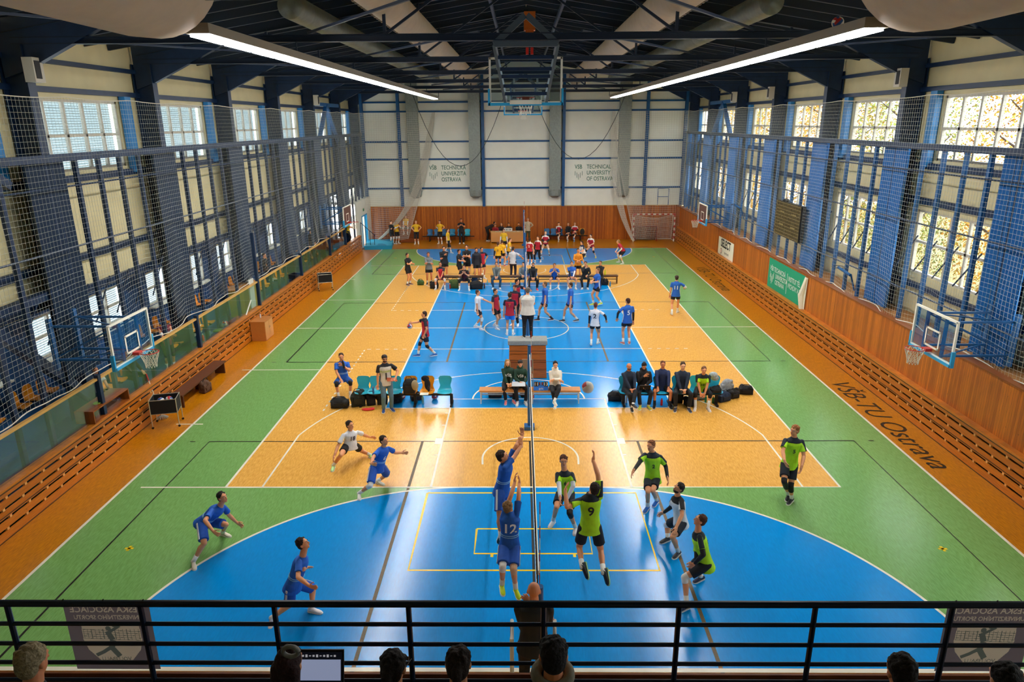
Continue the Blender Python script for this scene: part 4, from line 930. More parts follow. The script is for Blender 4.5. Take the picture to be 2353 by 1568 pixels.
# ---- pose read from the photograph joint by joint, for the players nearest the camera
LEN = dict(ua=.30, fa=.27, th=.45, sh=.44)
def solve(par, px, py, L, sg):
    d = ray(px, py).normalized(); m = CAMP-par; bq = m.dot(d); c = m.dot(m)-L*L; D = bq*bq-c
    t = -bq if D < 0 else -bq+sg*math.sqrt(D); return CAMP+d*t
def traced(lab, Y0, H, pts, o, sg, ys=(0, 0), yh=(0, 0), yhead=0, face=(1, 0, 0), hup=(0, 0, 1), ground=(1, 1), toes=None, base=None, pads=None):
    """pts: pixel joints; Y0 distance of the pelvis; ys, yh: depth offsets of right/left shoulder and hip; sg: which way each limb bends"""
    s = H/1.8; J = {}
    if Y0 is None: Y0 = sum(at(*pts['a'+q], Z=.085*s).y for q in 'RL')/2
    A = lambda k, dy=0: at(*pts[k], Y=Y0+dy)
    J['sR'], J['sL'] = A('sR', ys[0]), A('sL', ys[1]); J['hR'], J['hL'] = A('hR', yh[0]), A('hL', yh[1]); J['pel'] = (J['hR']+J['hL'])/2+V((0, 0, .03)); J['ch'] = (J['sR']+J['sL'])/2
    J['head'] = A('hd', yhead); J['face'] = V(face).normalized(); J['hup'] = V(hup).normalized()
    for q, i in (('R', 0), ('L', 1)):
        J['e'+q] = solve(J['s'+q], *pts['e'+q], LEN['ua']*s, sg[i]); J['w'+q] = solve(J['e'+q], *pts['w'+q], LEN['fa']*s, sg[i+2]); J['t'+q] = solve(J['w'+q], *pts['t'+q], .14*s, sg[i+2])
        if pts.get('f'+q) is None: pass
        if ground[i] is not None:
            J['a'+q] = at(*pts['a'+q], Z=.085*s+(ground[i] if ground[i] != 1 else 0)); J['k'+q] = solve(J['h'+q], *pts['k'+q], LEN['th']*s, sg[i+4])
            d = (J['a'+q]-J['k'+q])
        else:
            J['k'+q] = solve(J['h'+q], *pts['k'+q], LEN['th']*s, sg[i+4]); J['a'+q] = solve(J['k'+q], *pts['a'+q], LEN['sh']*s, sg[i+6] if len(sg) > 6 else 1)
        if ground[i] == 1: J['f'+q] = at(*pts['f'+q], Z=.085*s)
        else: J['f'+q] = solve(J['a'+q], *pts['f'+q], .2*s, (toes or (1, 1))[i])
        if ground[i] is None: J['fu'+q] = (J['k'+q]-J['a'+q]).normalized()
        if pads: J['p'+q] = V(pads)
    b = at(*base, Z=0) if base else V((J['pel'].x, J['pel'].y, 0)); J['base'] = b; o = dict(o); o['near'] = 1
    return person(J, lab, o, s, .012)
# ================================================================ players on the nearest court
BLUE = 'shirt'; KB = dict(shirt='1E62C8', pants='1C54B4', pstripe='D8DADC', plen=.85, band='8FC4E8', shoe='EEEAE2', hair='2A1C14')
KG = dict(shirt='B4F01E', yoke='12202E', pants='101826', plen=.72, hair='5A3822')
def mk(base, **k): d = dict(base); d.update(k); return d
traced('player in white shirt number 18 lunging with arms spread, black shorts', None, 1.85, dict(hd=(804, 978), sR=(789, 998), sL=(821, 991), eR=(776, 1027), wR=(768, 1049), tR=(765, 1060), eL=(836, 1000), wL=(850, 1005), tL=(862, 1006), hR=(796, 1025), hL=(814, 1023), kR=(783, 1047), aR=(766, 1070), fR=(759, 1086), kL=(832, 1037), aL=(851, 1046), fL=(859, 1051)),
       mk(KB, shirt='E4E4E8', pants='15151A', pstripe=None, plen=.6, band=None, shoe='B8E8A0', dec=[('18', True, .6, .16, '3A2A40')], hair='2A1A12'), (-1, 1, -1, 1, -1, 1), face=(.8, -.45, .15), ys=(-.1, .15), yh=(-.05, .05))
traced('blue kit player number 6 striding with white knee pads and arm held out', None, 1.85, dict(hd=(882, 1013), sR=(868, 1036), sL=(893, 1028), eR=(857, 1052), wR=(853, 1066), tR=(862, 1068), eL=(908, 1041), wL=(922, 1041), tL=(935, 1041), hR=(859, 1075), hL=(877, 1073), kR=(851, 1116), aR=(825, 1134), fR=(826, 1150), kL=(889, 1092), aL=(868, 1105), fL=(882, 1109)),
       mk(KB, kneeR='ECEAE6', kneeL='ECEAE6', dec=[('6', True, .62, .15, 'E8ECF0')]), (-1, 1, -1, 1, -1, 1), face=(.85, -.45, .2), ys=(-.12, .14), yh=(-.06, .08))
traced('blue kit player crouching low with hands out on the left court edge', None, 1.88, dict(hd=(511, 1144), sR=(489, 1173), sL=(516, 1163), eR=(471, 1197), wR=(490, 1221), tR=(501, 1230), eL=(525, 1183), wL=(544, 1201), tL=(559, 1210), hR=(463, 1203), hL=(479, 1199), kR=(469, 1249), aR=(444, 1291), fR=(449, 1318), kL=(519, 1206), aL=(512, 1223), fL=(536, 1229)),
       mk(KB, hair='1C120C', shoe='D8CEBC', dec=[('10', True, .62, .13, '9AC8F0')]), (-1, 1, -1, 1, -1, -1), face=(.85, -.35, .3), ys=(-.15, .15), yh=(-.08, .12))
traced('blue kit player mid-stride looking up, forearm tattoo, nearest on the left', None, 1.85, dict(hd=(696, 1251), sR=(688, 1288), sL=(699, 1282), eR=(685, 1327), wR=(711, 1347), tR=(724, 1352), eL=(697, 1309), wL=(703, 1305), tL=(712, 1302), hR=(668, 1348), hL=(683, 1342), kR=(665, 1391), aR=(624, 1421), fR=(618, 1446), kL=(720, 1353), aL=(716, 1398), fL=(740, 1402)),
       mk(KB, dec=[('11', False, .64, .2, 'E8ECF0')], shoe='F2ECEC', hair='2A1610', style='curly'), (-1, -1, -1, 1, 1, 1), face=(.9, .05, .42), hup=(-.35, 0, .9), ys=(-.17, .17), yh=(-.1, .1), toes=(-1, 1), ground=(.02, 1))
traced('tall blue kit player leaping behind teammate with both arms up at the net', 2.95, 1.95, dict(hd=(1154, 1050), sR=(1160, 1072), sL=(1168, 1060), eR=(1182, 1050), wR=(1198, 1024), tR=(1195, 1006), eL=(1187, 1024), wL=(1200, 1003), tL=(1200, 980), hR=(1149, 1126), hL=(1158, 1124), kR=(1148, 1184), aR=(1151, 1238), fR=(1146, 1256), kL=(1162, 1186), aL=(1163, 1236), fL=(1166, 1252)),
       mk(KB, hair='3A2416', shoe='14302E'), (1, 1, 1, 1, -1, -1, 1, 1), face=(.9, .1, .25), ys=(-.17, .17), yh=(-.09, .09), ground=(None, None), toes=(1, 1), yhead=0)
traced('blue kit player number 12 jumping to block, yellow shoes and taped fingers', 1.6, 1.86, dict(hd=(1168, 1167), sR=(1187, 1180), sL=(1156, 1184), eR=(1192, 1142), wR=(1193, 1113), tR=(1194, 1097), eL=(1174, 1140), wL=(1183, 1108), tL=(1184, 1088), hR=(1182, 1253), hL=(1160, 1253), kR=(1180, 1308), aR=(1185, 1354), fR=(1193, 1372), kL=(1155, 1303), aL=(1154, 1344), fL=(1158, 1362)),
       mk(KB, dec=[('12', False, .62, .26, 'F0F2F4')], shoe='D8F01E', kneeL='EEEAE6', kneeR='E0B490', hair='8A6A44', style='curly', face=0), (1, 1, 1, 1, -1, -1, 1, 1), face=(.5, .85, .2), ys=(0, 0), yh=(0, 0), ground=(None, None), toes=(-1, -1), yhead=.03)
traced('lime shirt player number 6 waiting at the net, white arm sleeves', None, 1.9, dict(hd=(1295, 1060), sR=(1281, 1088), sL=(1314, 1088), eR=(1285, 1118), wR=(1287, 1143), tR=(1287, 1162), eL=(1317, 1117), wL=(1303, 1147), tL=(1298, 1162), hR=(1287, 1136), hL=(1311, 1135), kR=(1279, 1166), aR=(1271, 1196), fR=(1256, 1213), kL=(1309, 1180), aL=(1322, 1212), fL=(1319, 1234)),
       mk(KG, armR='E4E4EA', armL='E4E4EA', kneeL='101014', kneeR=None, shoe='E8E8EC', dec=[('6', True, .62, .13, '101826')], hair='5A3420'), (-1, -1, -1, -1, -1, -1), face=(0, -1, .12), ys=(0, 0))
traced('lime shirt player number 9 seen from behind leaping with one arm raised', 1.6, 1.9, dict(hd=(1365, 1124), sR=(1379, 1138), sL=(1335, 1147), eR=(1374, 1092), wR=(1363, 1058), tR=(1366, 1038), eL=(1303, 1166), wL=(1299, 1130), tL=(1302, 1112), hR=(1370, 1212), hL=(1341, 1212), kR=(1380, 1263), aR=(1387, 1317), fR=(1391, 1352), kL=(1331, 1257), aL=(1338, 1304), fL=(1344, 1338)),
       mk(KG, dec=[('9', False, .62, .24, '101826')], shoe='161E2E', sole='A8D8A0', face=0, hair='2A1A16'), (-1, -1, 1, 1, 1, 1, -1, -1), face=(-.3, .9, .35), ground=(None, None), toes=(-1, -1), yhead=.02)
traced('lime shirt player number 2 walking with black sleeves and blue shoes', None, 1.88, dict(hd=(1496, 1025), sR=(1482, 1043), sL=(1517, 1048), eR=(1468, 1065), wR=(1456, 1082), tR=(1448, 1097), eL=(1530, 1073), wL=(1534, 1098), tL=(1537, 1116), hR=(1490, 1102), hL=(1508, 1100), kR=(1489, 1131), aR=(1488, 1164), fR=(1472, 1181), kL=(1500, 1128), aL=(1509, 1150), fL=(1492, 1168)),
       mk(KG, armR='101218', armL='101218', shoe='1A6AC8', dec=[('2', True, .6, .13, '101826')], hair='8A5230'), (-1, 1, -1, -1, -1, -1), face=(-.7, -.75, .05))
traced('bearded player in white shirt with black shoulder panel leaning hand on knee', None, 1.86, dict(hd=(1560, 1123), sL=(1566, 1150), sR=(1548, 1144), eL=(1567, 1184), wL=(1554, 1212), tL=(1551, 1228), eR=(1543, 1165), wR=(1526, 1178), tR=(1513, 1184), hL=(1568, 1203), hR=(1559, 1195), kL=(1545, 1235), aL=(1559, 1268), fL=(1542, 1282), kR=(1532, 1207), aR=(1534, 1236), fR=(1517, 1242)),
       mk(KG, shirt='E4E8EA', yoke='101216', beard=1, armR='101218', kneeR='E8E6E6', shoe='34343C', hair='2A1C16', sleeve='short'), (1, -1, 1, -1, 1, -1), face=(-.88, -.25, .3), hup=(.3, 0, .9), ys=(.17, -.17), yh=(.1, -.1))
traced('lime shirt player crouching with white knee pad, nearest on the right', None, 1.86, dict(hd=(1609, 1197), sL=(1607, 1232), sR=(1602, 1227), eL=(1616, 1275), wL=(1596, 1295), tL=(1583, 1306), eR=(1601, 1285), wR=(1592, 1291), tR=(1587, 1298), hL=(1624, 1299), hR=(1617, 1293), kL=(1573, 1327), aL=(1578, 1391), fL=(1550, 1402), kR=(1598, 1316), aR=(1612, 1325), fR=(1590, 1334)),
       mk(KG, yoke='12222E', armL='101218', armR='101218', kneeL='EEECE8', shoe='1A2244', hair='4A2A1A', dec=[('3', False, .62, .2, '101826')]), (1, -1, 1, 1, 1, -1), face=(-.9, .12, .36), hup=(.35, 0, .9), ys=(.16, -.16), yh=(.1, -.1))
traced('lime shirt player number 5 standing apart on the right, black knee sleeves', None, 1.92, dict(hd=(1826, 990), sR=(1805, 1010), sL=(1843, 1013), eR=(1799, 1038), wR=(1803, 1060), tR=(1809, 1076), eL=(1847, 1049), wL=(1842, 1073), tL=(1838, 1088), hR=(1804, 1066), hL=(1824, 1067), kR=(1802, 1107), aR=(1812, 1137), fR=(1806, 1151), kL=(1817, 1116), aL=(1819, 1146), fL=(1802, 1161)),
       mk(KG, kneeR='0E0E12', kneeL='0E0E12', kdn=.45, shoe='14181C', dec=[('5', True, .6, .13, '101826')], hair='A4683A'), (-1, -1, -1, -1, -1, -1), face=(-.85, -.5, .1), ys=(0, 0))
J, s_ = pose(V((-.1, -2.5, 1.72)), H=1.78, head_to=178, hands='chest', legs='stand', z0=1.72); person(J, 'bald referee in black tracksuit standing on the raised stand, back to camera', dict(shirt='14161C', sleeve='long', pants='101216', plen=2, style='bald', face=0, near=1, skin='r', shoe='101010'), s_)
# ================================================================ middle court, standing players and referee
NV = '15182C'; RD = dict(shirt='C41E34', yoke=NV, yoke2=1, pants=NV, plen=.62, hair='3A2418', side=NV, shoe='D8D8DC')
BL = dict(shirt='1E62C0', side='E0E4EA', pants='15161C', plen=.5, hair='3A2418', shoe='E8E4DC')
W1 = dict(hair='3A2418')
guy(980, 820, 'red and navy player holding a ball out, walking left by the blue area', mk(RD, knee='1A1A1E', shoe='1F5FA8'), head_to=-80, H=1.85, legs='walk', stride=.02, hr=(.12, .47, -.12), hl=(-.22, .05, -.5))
guy(1099, 757, 'white shirt player with white knee pad reaching towards teammates', dict(shirt='ECECF0', side=NV, pants=NV, plen=.6, kneeR='F0F0EE', shoe='EDEDEA', hair='4A2E1C'), head_to=80, H=1.8, legs='walk', stride=-.15, hl=(-.1, .5, -.22))
guy(1139, 755, 'red and navy player standing left in the huddle, black shorts', mk(RD, pants='121216'), head_to=60, H=1.82, hands='down', legs='walk', stride=-.18)
guy(1172, 770, 'red player in bright blue shorts with back to camera in the huddle', mk(RD, pants='2A86E0', dec=[('7', False, .62, .2, 'B07A30')]), head_to=175, H=1.85)
guy(1184, 748, 'red player behind the huddle looking down, black leggings', mk(RD, pants='121216', plen=1.9, shoe='F0F0F0', hair='5A2E1C'), head_to=-20, H=1.85, tilt=-20)
guy(1188, 735, 'red player at the back of the huddle stretching an arm out', mk(RD, hair='2A1A12'), head_to=60, H=1.9, hl=(-.2, .5, -.15))
J, s_ = pose(V((at(1213, 789, Z=1.38).x, 14.0, 1.38)), H=1.82, head_to=180, z0=1.38, hands='chest'); person(J, 'heavy referee in white polo and black trousers standing on the vaulting box', dict(shirt='DDDAD4', sl=.8, pants='14161C', plen=2, fat=1.38, hair='6A645E', shoe='101012', face=0), s_)
guy(1252, 738, 'blue and white player walking left, black shorts and red soled shoes', mk(BL, sock='1A1A1E', shoe='3A1A20', hair='6A4A2E'), head_to=-85, H=1.85, legs='walk')
guy(1310, 740, 'blue and white player walking left with black shoes, right of another', mk(BL, pants=NV, shoe='2A3436'), head_to=-85, H=1.85, legs='walk')
guy(1372, 702, 'blue and white player with lime yellow shoes, hands together', mk(BL, shoe='D8E820', hair='7A5638'), head_to=-70, H=1.9, hands='clasp', legs='walk', stride=-.15)
guy(1366, 793, 'white shirt number 2 player seen from behind with black arm sleeves', mk(BL, shirt='E6E6EC', side='2A66C0', armR='121214', armL='121214', dec=[('2', False, .58, .26, '16161A')], face=0, hair='6A2E1A', shoe='E8F0EC'), head_to=165, H=1.8, legs='walk', stride=-.12, hr=(.42, .12, -.38))
guy(1439, 791, 'blue shirt number 5 player seen from behind with black arm sleeves', mk(BL, armR='121214', armL='121214', dec=[('5', False, .58, .26, 'ECF0F4')], hair='3A1A10', shoe='D87A6A'), head_to=190, face=215, H=1.92, hl=(-.36, .1, -.44))
guy(1550, 722, 'blue shirt number 11 player walking away on the right green strip', mk(BL, armR='E8E8EC', dec=[('11', False, .58, .24, 'ECF0F4')], hair='3A2A20'), head_to=165, H=1.88, legs='walk', hr=(.36, .3, -.28))
# ---- bench of the near court
guy(792, 915, 'seated player in blue drinking from a black bottle, black knee pads', mk(KB, pants='2860B8', knee='141416', hair='3A2418', band='A8D0F0'), head_to=15, H=1.85, legs='sit', hands='drink', hl=(-.02, .22, -.02), hr=(.08, .34, -.42), wide=.05)
guy(891, 944, 'man in backwards black cap, glasses and printed vest standing by the chairs', dict(shirt='D6D6D0', yoke='16161E', yoke2=1, side='1A1A20', pants='5A7E94', plen=2, cap='1E1616', glasses=1, beard=1, hair='5A3A26', shoe='2A4A8A', dec=[('FLOWER', True, .66, .085, 'A8C83A'), ('I', True, .36, .3, '2A2A30')]), head_to=20, H=1.86, hl=(-.26, .2, -.36))
guy(1171, 926, 'girl with blond hair in dark green hoodie on bench, pink shoes', dict(shirt='123A2A', sleeve='long', hood=1, pants='14141A', plen=1.9, style='bob', hair='B08A5A', shoe='F08080', fem=1, skin='l', dec=[('VŠB', True, .6, .12, 'E0E4E0')]), head_to=10, H=1.7, legs='sit', hands='lap')
guy(1198, 929, 'person in dark green hoodie and backwards cap writing on bench', dict(shirt='123A2A', sleeve='long', hood=1, pants='14141A', plen=1.9, cap='241A18', hair='2A1A14', shoe='E0E0DC', fem=1, dec=[('VŠB', True, .6, .12, 'E0E4E0')]), head_to=5, H=1.72, legs='sit', hands='write', tilt=0)
guy(1279, 934, 'person in cream hoodie with crossed legs sitting on right bench', dict(shirt='EDE6D6', sleeve='long', hood=1, pants='17171D', plen=1.75, hair='1E1412', style='bun', shoe='D8D4C4', fem=1, skin='l'), head_to=5, H=1.75, legs='sitx', hands='crossed')
TR = dict(shirt='16253C', sleeve='long', pants='15171F', plen=1.9, hair='3A2418')
guy(1453, 941, 'bald bearded coach in dark navy jacket seated leftmost in right group', mk(TR, hair='6A3A26', style='bald', beard=1, shoe='2A2622', skin='r'), head_to=15, H=1.82, legs='sitx', hands='lap')
guy(1480, 938, 'man in black hoodie looking down at a tablet, yellow shoes', mk(TR, shirt='141216', hood=1, pants='16202E', shoe='C8C83A', hair='1A1210'), head_to=0, H=1.8, legs='sit', hands='drink', hr=(.0, .2, -.08), hl=(-.04, .26, -.36), tilt=-30)
guy(1521, 936, 'man in navy tracksuit top and black shorts seated mid bench', mk(TR, shirt='1A2A56', pants='14141A', plen=.8, shoe='1A1A1E', hair='7A4A30', sock='1C1C20', skin='r'), head_to=-5, H=1.82, legs='sit', hands='knees', wide=.1)
guy(1567, 943, 'man in navy sweater and black trousers holding something, on the bench', mk(TR, shoe='3A3E52', hair='3E2A20', skin='l'), head_to=-5, H=1.88, legs='sit', hands='lap', wide=.06)
guy(1612, 941, 'seated player in lime shirt number 10 with high white socks', mk(KG, pants='14161C', plen=1.3, sockh=.45, shoe='E8DCD4', dec=[('10', True, .45, .12, '101826')], hair='7A5238'), head_to=-8, H=1.82, legs='sit', hands='lap', lean=22, wide=.06)
# ---- bench between the two far courts
BK = dict(shirt='16161A', pants='131316', plen=.62, shoe='2A2A2E', hair='2A1A14', face=1)
guy(939, 655, 'man in black tee and shorts standing alone left of the far bench', mk(BK, shoe='5A2028'), head_to=60, H=1.8, hands='crossed')
guy(987, 653, 'man in grey hoodie with folded arms standing behind far bench', mk(BK, shirt='7A8084', sleeve='long', hood=1, skin='r', hair='4A2A1E'), head_to=10, H=1.8, hands='crossed')
guy(1022, 640, 'broad man in dark navy jacket with phone standing behind far bench', mk(BK, shirt='14202E', sleeve='long', fat=1.2), head_to=10, H=1.88, hands='chest')
guy(1056, 645, 'dark haired man in black tee seen in profile behind far bench', mk(BK), head_to=70, H=1.8, knee='16161A') if False else guy(1056, 645, 'dark haired man in black tee seen in profile behind far bench', mk(BK, knee='D8D4CC'), head_to=70, H=1.8, hands='clasp')
guy(1074, 640, 'player in black jersey number 2 with folded arms behind far bench', mk(BK, dec=[('2', True, .62, .14, 'E8E8E8')], knee='D8D4CC'), head_to=0, H=1.95, hands='crossed')
guy(1096, 643, 'man in dark hoodie and shorts standing right of the black jersey', mk(BK, shirt='24242E', sleeve='long', hood=1), head_to=10, H=1.84, hands='down')
guy(1108, 641, 'player in red and navy jersey half hidden with a hand on hip', mk(RD), head_to=30, H=1.84, hands='hips')
guy(1012, 665, 'seated player in red jersey with white knee pads on the far bench', mk(RD, knee='E6E2DE', skin='r'), head_to=0, H=1.84, legs='sit', hands='lap', wide=.1)
guy(1067, 667, 'seated player in dark red tee holding his face in both hands', mk(BK, shirt='5A1620', yoke='16161A', yoke2=1, plen=1.3, shoe='E8E8E4'), head_to=0, H=1.8, legs='sit', hands='chin', lean=25, wide=.12)
guy(1141, 664, 'seated man in plaid shirt and blue jeans on the far bench', mk(BK, shirt='6A706E', sleeve='long', pants='24465E', plen=2, shoe='E4E4E0', hair='6A4A34'), head_to=0, H=1.8, legs='sit', hands='lap', wide=.05)
guy(1200, 664, 'seated scorer in grey sweatshirt writing, left of the net post', mk(BK, shirt='6C7478', sleeve='long', plen=1.9, shoe='B02030', hair='1E1412'), head_to=-10, H=1.78, legs='sit', hands='write')
guy(1225, 667, 'seated man in black hoodie with red shoes holding a scoreboard', mk(BK, sleeve='long', hood=1, plen=1.9, shoe='E0283A', glasses=1, hair='1E1412'), head_to=0, H=1.84, legs='sit', hands='lap', wide=.07)
guy(1274, 664, 'seated player in blue tee with hands at mouth on the far bench', mk(BL, side=None, hair='6A3A26'), head_to=0, H=1.78, legs='sit', hands='chin', lean=18, wide=.08)
guy(1314, 664, 'seated blue player number 14 with one white arm sleeve', mk(BL, side=None, armL='ECECEC', armR='16161A', dec=[('14', True, .55, .13, 'ECF0F4')], hair='7A4A30'), head_to=0, H=1.84, legs='sit', hands='lap', wide=.06)
guy(1344, 664, 'seated man in black and white jacket with hand on chin', mk(BK, shirt='1A1A1E', sleeve='long', plen=2, shoe='E0E0DC', armR='E4E4E4', armL='E4E4E4'), head_to=-5, H=1.84, legs='sit', hands='drink', hr=(-.02, .2, .02), hl=(-.1, .3, -.36))
guy(1374, 661, 'seated person in black partly hidden at the right end of the far bench', mk(BK, sleeve='long', plen=2, hair='5A3A26'), head_to=-20, H=1.8, legs='sit', hands='lap')
guy(1327, 644, 'man in orange jacket standing behind the far bench', mk(BK, shirt='E89020', sleeve='long', jacket=1, hair='1E1412'), head_to=0, H=1.82, hands='clasp')
guy(1179, 640, 'far referee in white shirt and navy trousers with back to camera', mk(BK, shirt='E4E4E6', pants='161A30', plen=2, face=0, hair='4A3226'), head_to=170, H=1.84, hr=(.5, .15, -.3))
# ---- far court: yellow team, red team, officials
YW = dict(shirt='F0B81C', pants='141416', plen=.45, tight=1, hair='5A3826', style='pony', fem=1, shoe='E8E4DC', skin='l', armR=None, hem=.02)
guy(1145, 622, 'yellow shirt woman with back to camera nearest on the far court', mk(YW, armR='141416', armL='141416', knee='141416', dec=[('5', False, .6, .16, '3A3020')]), head_to=175, H=1.76)
guy(1154, 614, 'yellow shirt woman half hidden behind a teammate on the far court', mk(YW, armR='ECECEC', shoe='D83A2A'), head_to=170, H=1.74, legs='walk')
guy(1158, 580, 'yellow shirt woman with white sleeves facing camera on the far court', mk(YW, armR='ECECEC', armL='ECECEC', knee='E8E8E4', plen=.7), head_to=0, H=1.76, legs='ready')
guy(1169, 609, 'yellow shirt woman in black leggings stepping right by the net', mk(YW, armR='ECECEC', plen=.8), head_to=80, H=1.74, legs='walk', hands='clasp', lean=8)
guy(1030, 581, 'yellow shirt woman in black leggings walking right past the chairs', mk(YW, plen=1.2), head_to=70, H=1.7, legs='walk')
guy(901, 561, 'woman in black jacket over yellow shirt with folded arms, leftmost', mk(YW, shirt='1A1A1C', sleeve='long', plen=.8, knee='E8E8E4'), head_to=40, H=1.72, hands='crossed')
guy(913, 560, 'yellow shirt woman clapping beside the far wooden box', mk(YW, armR='ECECEC', armL='ECECEC', plen=.8, knee='E8E8E4'), head_to=45, H=1.72, hands='clap')
J, s_ = pose(at(932, 529, Y=42.85), H=1.72, head_to=0, legs='sit', hands='knees', z0=.62, sitz=.5, fem=1); person(J, 'yellow shirt woman with white arm sleeves sitting on the far wooden box', mk(YW, armR='ECECEC', armL='ECECEC', knee='F0F0EE'), s_)
guy(958, 561, 'yellow shirt woman with hands on hips right of the far box', mk(YW, plen=1.2, hair='9A6A3E'), head_to=0, H=1.76, hands='hips')
guy(1012, 560, 'yellow shirt woman with hands behind her back by far chairs', mk(YW, plen=1.0, knee='ECECEA', armR='ECECEC'), head_to=-10, H=1.74, hands='behind')
guy(1061, 560, 'man in black tee and trousers clapping by the far turquoise chairs', mk(BK, plen=2, shoe='E8E8E4', skin='r'), head_to=5, H=1.86, hands='clap')
guy(1120, 554, 'man in dark clothes bending over the far scoring table', mk(BK, shirt='2A1E1E', sleeve='long', plen=2, shoe='D8D8D4', face=1), head_to=85, H=1.8, lean=62, hands='write')
for (px, lab, c, hr) in ((1138, 'person in red bent over papers at the far table', 'A01C28', '1E1412'), (1152, 'person in dark top with long hair at the far table', '241C20', '6A4A34'), (1169, 'person in black seated behind the white score sign', '1E1A20', '2A1C16'), (1192, 'bearded man in black hoodie at the right of the far table', '1A1A1E', '2A1A12')):
    f_ = at(px, 556, Z=0); guy(px, 0, lab, mk(BK, shirt=c, sleeve='long', plen=2, hair=hr, beard=(px == 1192), style='long' if px == 1152 else 'short'), Yf=43.35, head_to=0, H=1.75, legs='sit', hands='write', lean=12) if False else None
    J, s_ = pose(V((at(px, 540, Y=43.2).x, 43.15, 0)), H=1.75, head_to=0, legs='sit', hands='write', lean=25 if px == 1138 else 8); person(J, lab, mk(BK, shirt=c, sleeve='long', plen=2, hair=hr, beard=(px == 1192), style='long' if px == 1152 else 'short'), s_)
guy(1213, 557, 'man in beige sweater and olive trousers standing by the far net', mk(BK, shirt='C8B494', sleeve='long', pants='4A4A2A', plen=2, shoe='E8E8E4', hair='8A6A4A'), head_to=-10, H=1.84, hands='behind')
RW = dict(shirt='C02238', yoke='ECE6E2', pants='16121A', plen=.3, tight=1, hair='3A2018', style='pony', fem=1, shoe='E8E4E0', skin='l', armR='16161A', armL='16161A', hem=.02)
guy(1217, 611, 'red shirt woman number 2 turned away beside the far net', mk(RW, plen=1.3, armR=None, armL=None, dec=[('2', False, .6, .2, 'F4F0EE')], knee='E8E8E4'), head_to=160, H=1.76)
guy(1236, 605, 'red shirt woman in long black tights right of the far net', mk(RW, plen=1.6, hair='6A4026'), head_to=-30, H=1.76, legs='walk', stride=-.1)
guy(1253, 588, 'red shirt woman with bare legs crouching slightly, black sleeves', mk(RW, knee='E8E4E0', shoe='2A3A44', style='short', hair='B08A5A'), head_to=-5, H=1.78, legs='ready', hands='clasp', wide=0)
guy(1357, 592, 'red shirt woman with yellow shoes and black knee pads on the right', mk(RW, armR=None, armL=None, knee='141418', shoe='E8C83A'), head_to=-30, H=1.78, legs='ready', hands='clasp', lean=15, wide=.1)
guy(1337, 609, 'libero woman in navy and white shirt in front of red teammate', mk(RW, shirt='E8E8EC', yoke='1A2A4A', plen=1.0, armR='ECECEC', armL=None, knee='E8E8E4'), head_to=-60, H=1.68, legs='ready', hands='clasp', lean=15)
guy(1427, 605, 'red shirt woman bent forward alone in the far right corner of blue', mk(RW, armR='ECECEC', armL='ECECEC', plen=.75, knee='E8E8E4', hair='B08A5A', yoke='C02238'), head_to=-80, H=1.76, legs='ready', hands='ready', lean=35)
guy(1285, 555, 'seated red and white shirt woman leftmost on the far right chairs', mk(RW, knee='16161A'), head_to=5, H=1.76, legs='sitx', hands='lap')
guy(1306, 555, 'seated woman in black jacket between two red shirts far away', mk(RW, shirt='1A161A', sleeve='long', yoke=None, knee='16161A', hair='8A5A3A'), head_to=0, H=1.72, legs='sitx', hands='lap')
guy(1321, 555, 'seated red and white shirt woman with a blue shoe, far right chairs', mk(RW, knee='16161A', shoe='2A7AC8', hair='A87A50'), head_to=0, H=1.76, legs='sitx', hands='clasp')
# ---- people in the left tribune
J, s_ = pose(V((-12.15, 13.1, .6)), H=1.84, head_to=50, z0=.6, hands='crossed'); person(J, 'player in maroon sleeveless shirt standing with folded arms behind glass', dict(shirt='7A2036', sleeve='none', pants='141618', plen=1.05, hair='3A1E18', skin='r', armR='ECECEC', armL='ECECEC', shoe='D8B490', near=1, dec=[('CAVE', True, .66, .07, 'E8D8DC')]), s_)
J, s_ = pose(V((-12.0, 9.3, .6)), H=1.8, head_to=75, z0=.6, legs='sit', hands='lap'); person(J, 'dark haired person in white shirt seated behind the nearest left backboard', dict(shirt='E4E4E8', pants='16181E', plen=2, hair='2E1410', style='bob', shoe='E8E8E4', near=1), s_)
J, s_ = pose(V((-12.0, 10.9, .6)), H=1.8, head_to=75, z0=.6, legs='sit', hands='knees'); person(J, 'person in dark green trousers and white shoes seated behind the glass', dict(shirt='2A2220', sleeve='long', pants='16241A', plen=2, hair='3A2A20', shoe='ECEEEC'), s_)
for (y, x, z, c, lab, hc) in ((24.6, -12.9, 1.15, '2A2422', 'dark clothed spectator seated high in the left tribune', '2A1C14'), (30.2, -12.4, .6, '8A6A60', 'spectator in pinkish brown top seated in the far left tribune', '5A3A2A'), (31.4, -12.4, .6, '5A4A44', 'spectator in grey brown top seated in the far left tribune', '2A1A12'), (32.6, -12.9, 1.15, '3A2A26', 'spectator in dark brown top on the back row, far left tribune', '2A1A12'), (33.8, -12.4, .6, 'C8A888', 'spectator in beige top seated near the far end of tribune', '6A4A30')):
    J, s_ = pose(V((x+.35, y, z)), H=1.78, head_to=80, z0=z, legs='sit', hands='clasp', lean=15); person(J, lab, dict(shirt=c, sleeve='long', pants='5A4A42', plen=2, hair=hc, shoe='D8D8D0'), s_)
J, s_ = pose(V((-12.0, 36.6, .6)), H=1.78, head_to=100, z0=.6, hands='down'); person(J, 'person in long brown clothes standing at the far end of tribune', dict(shirt='9A6028', sleeve='long', pants='8A5424', plen=2, hair='6A4020', shoe='D8C8A0'), s_)
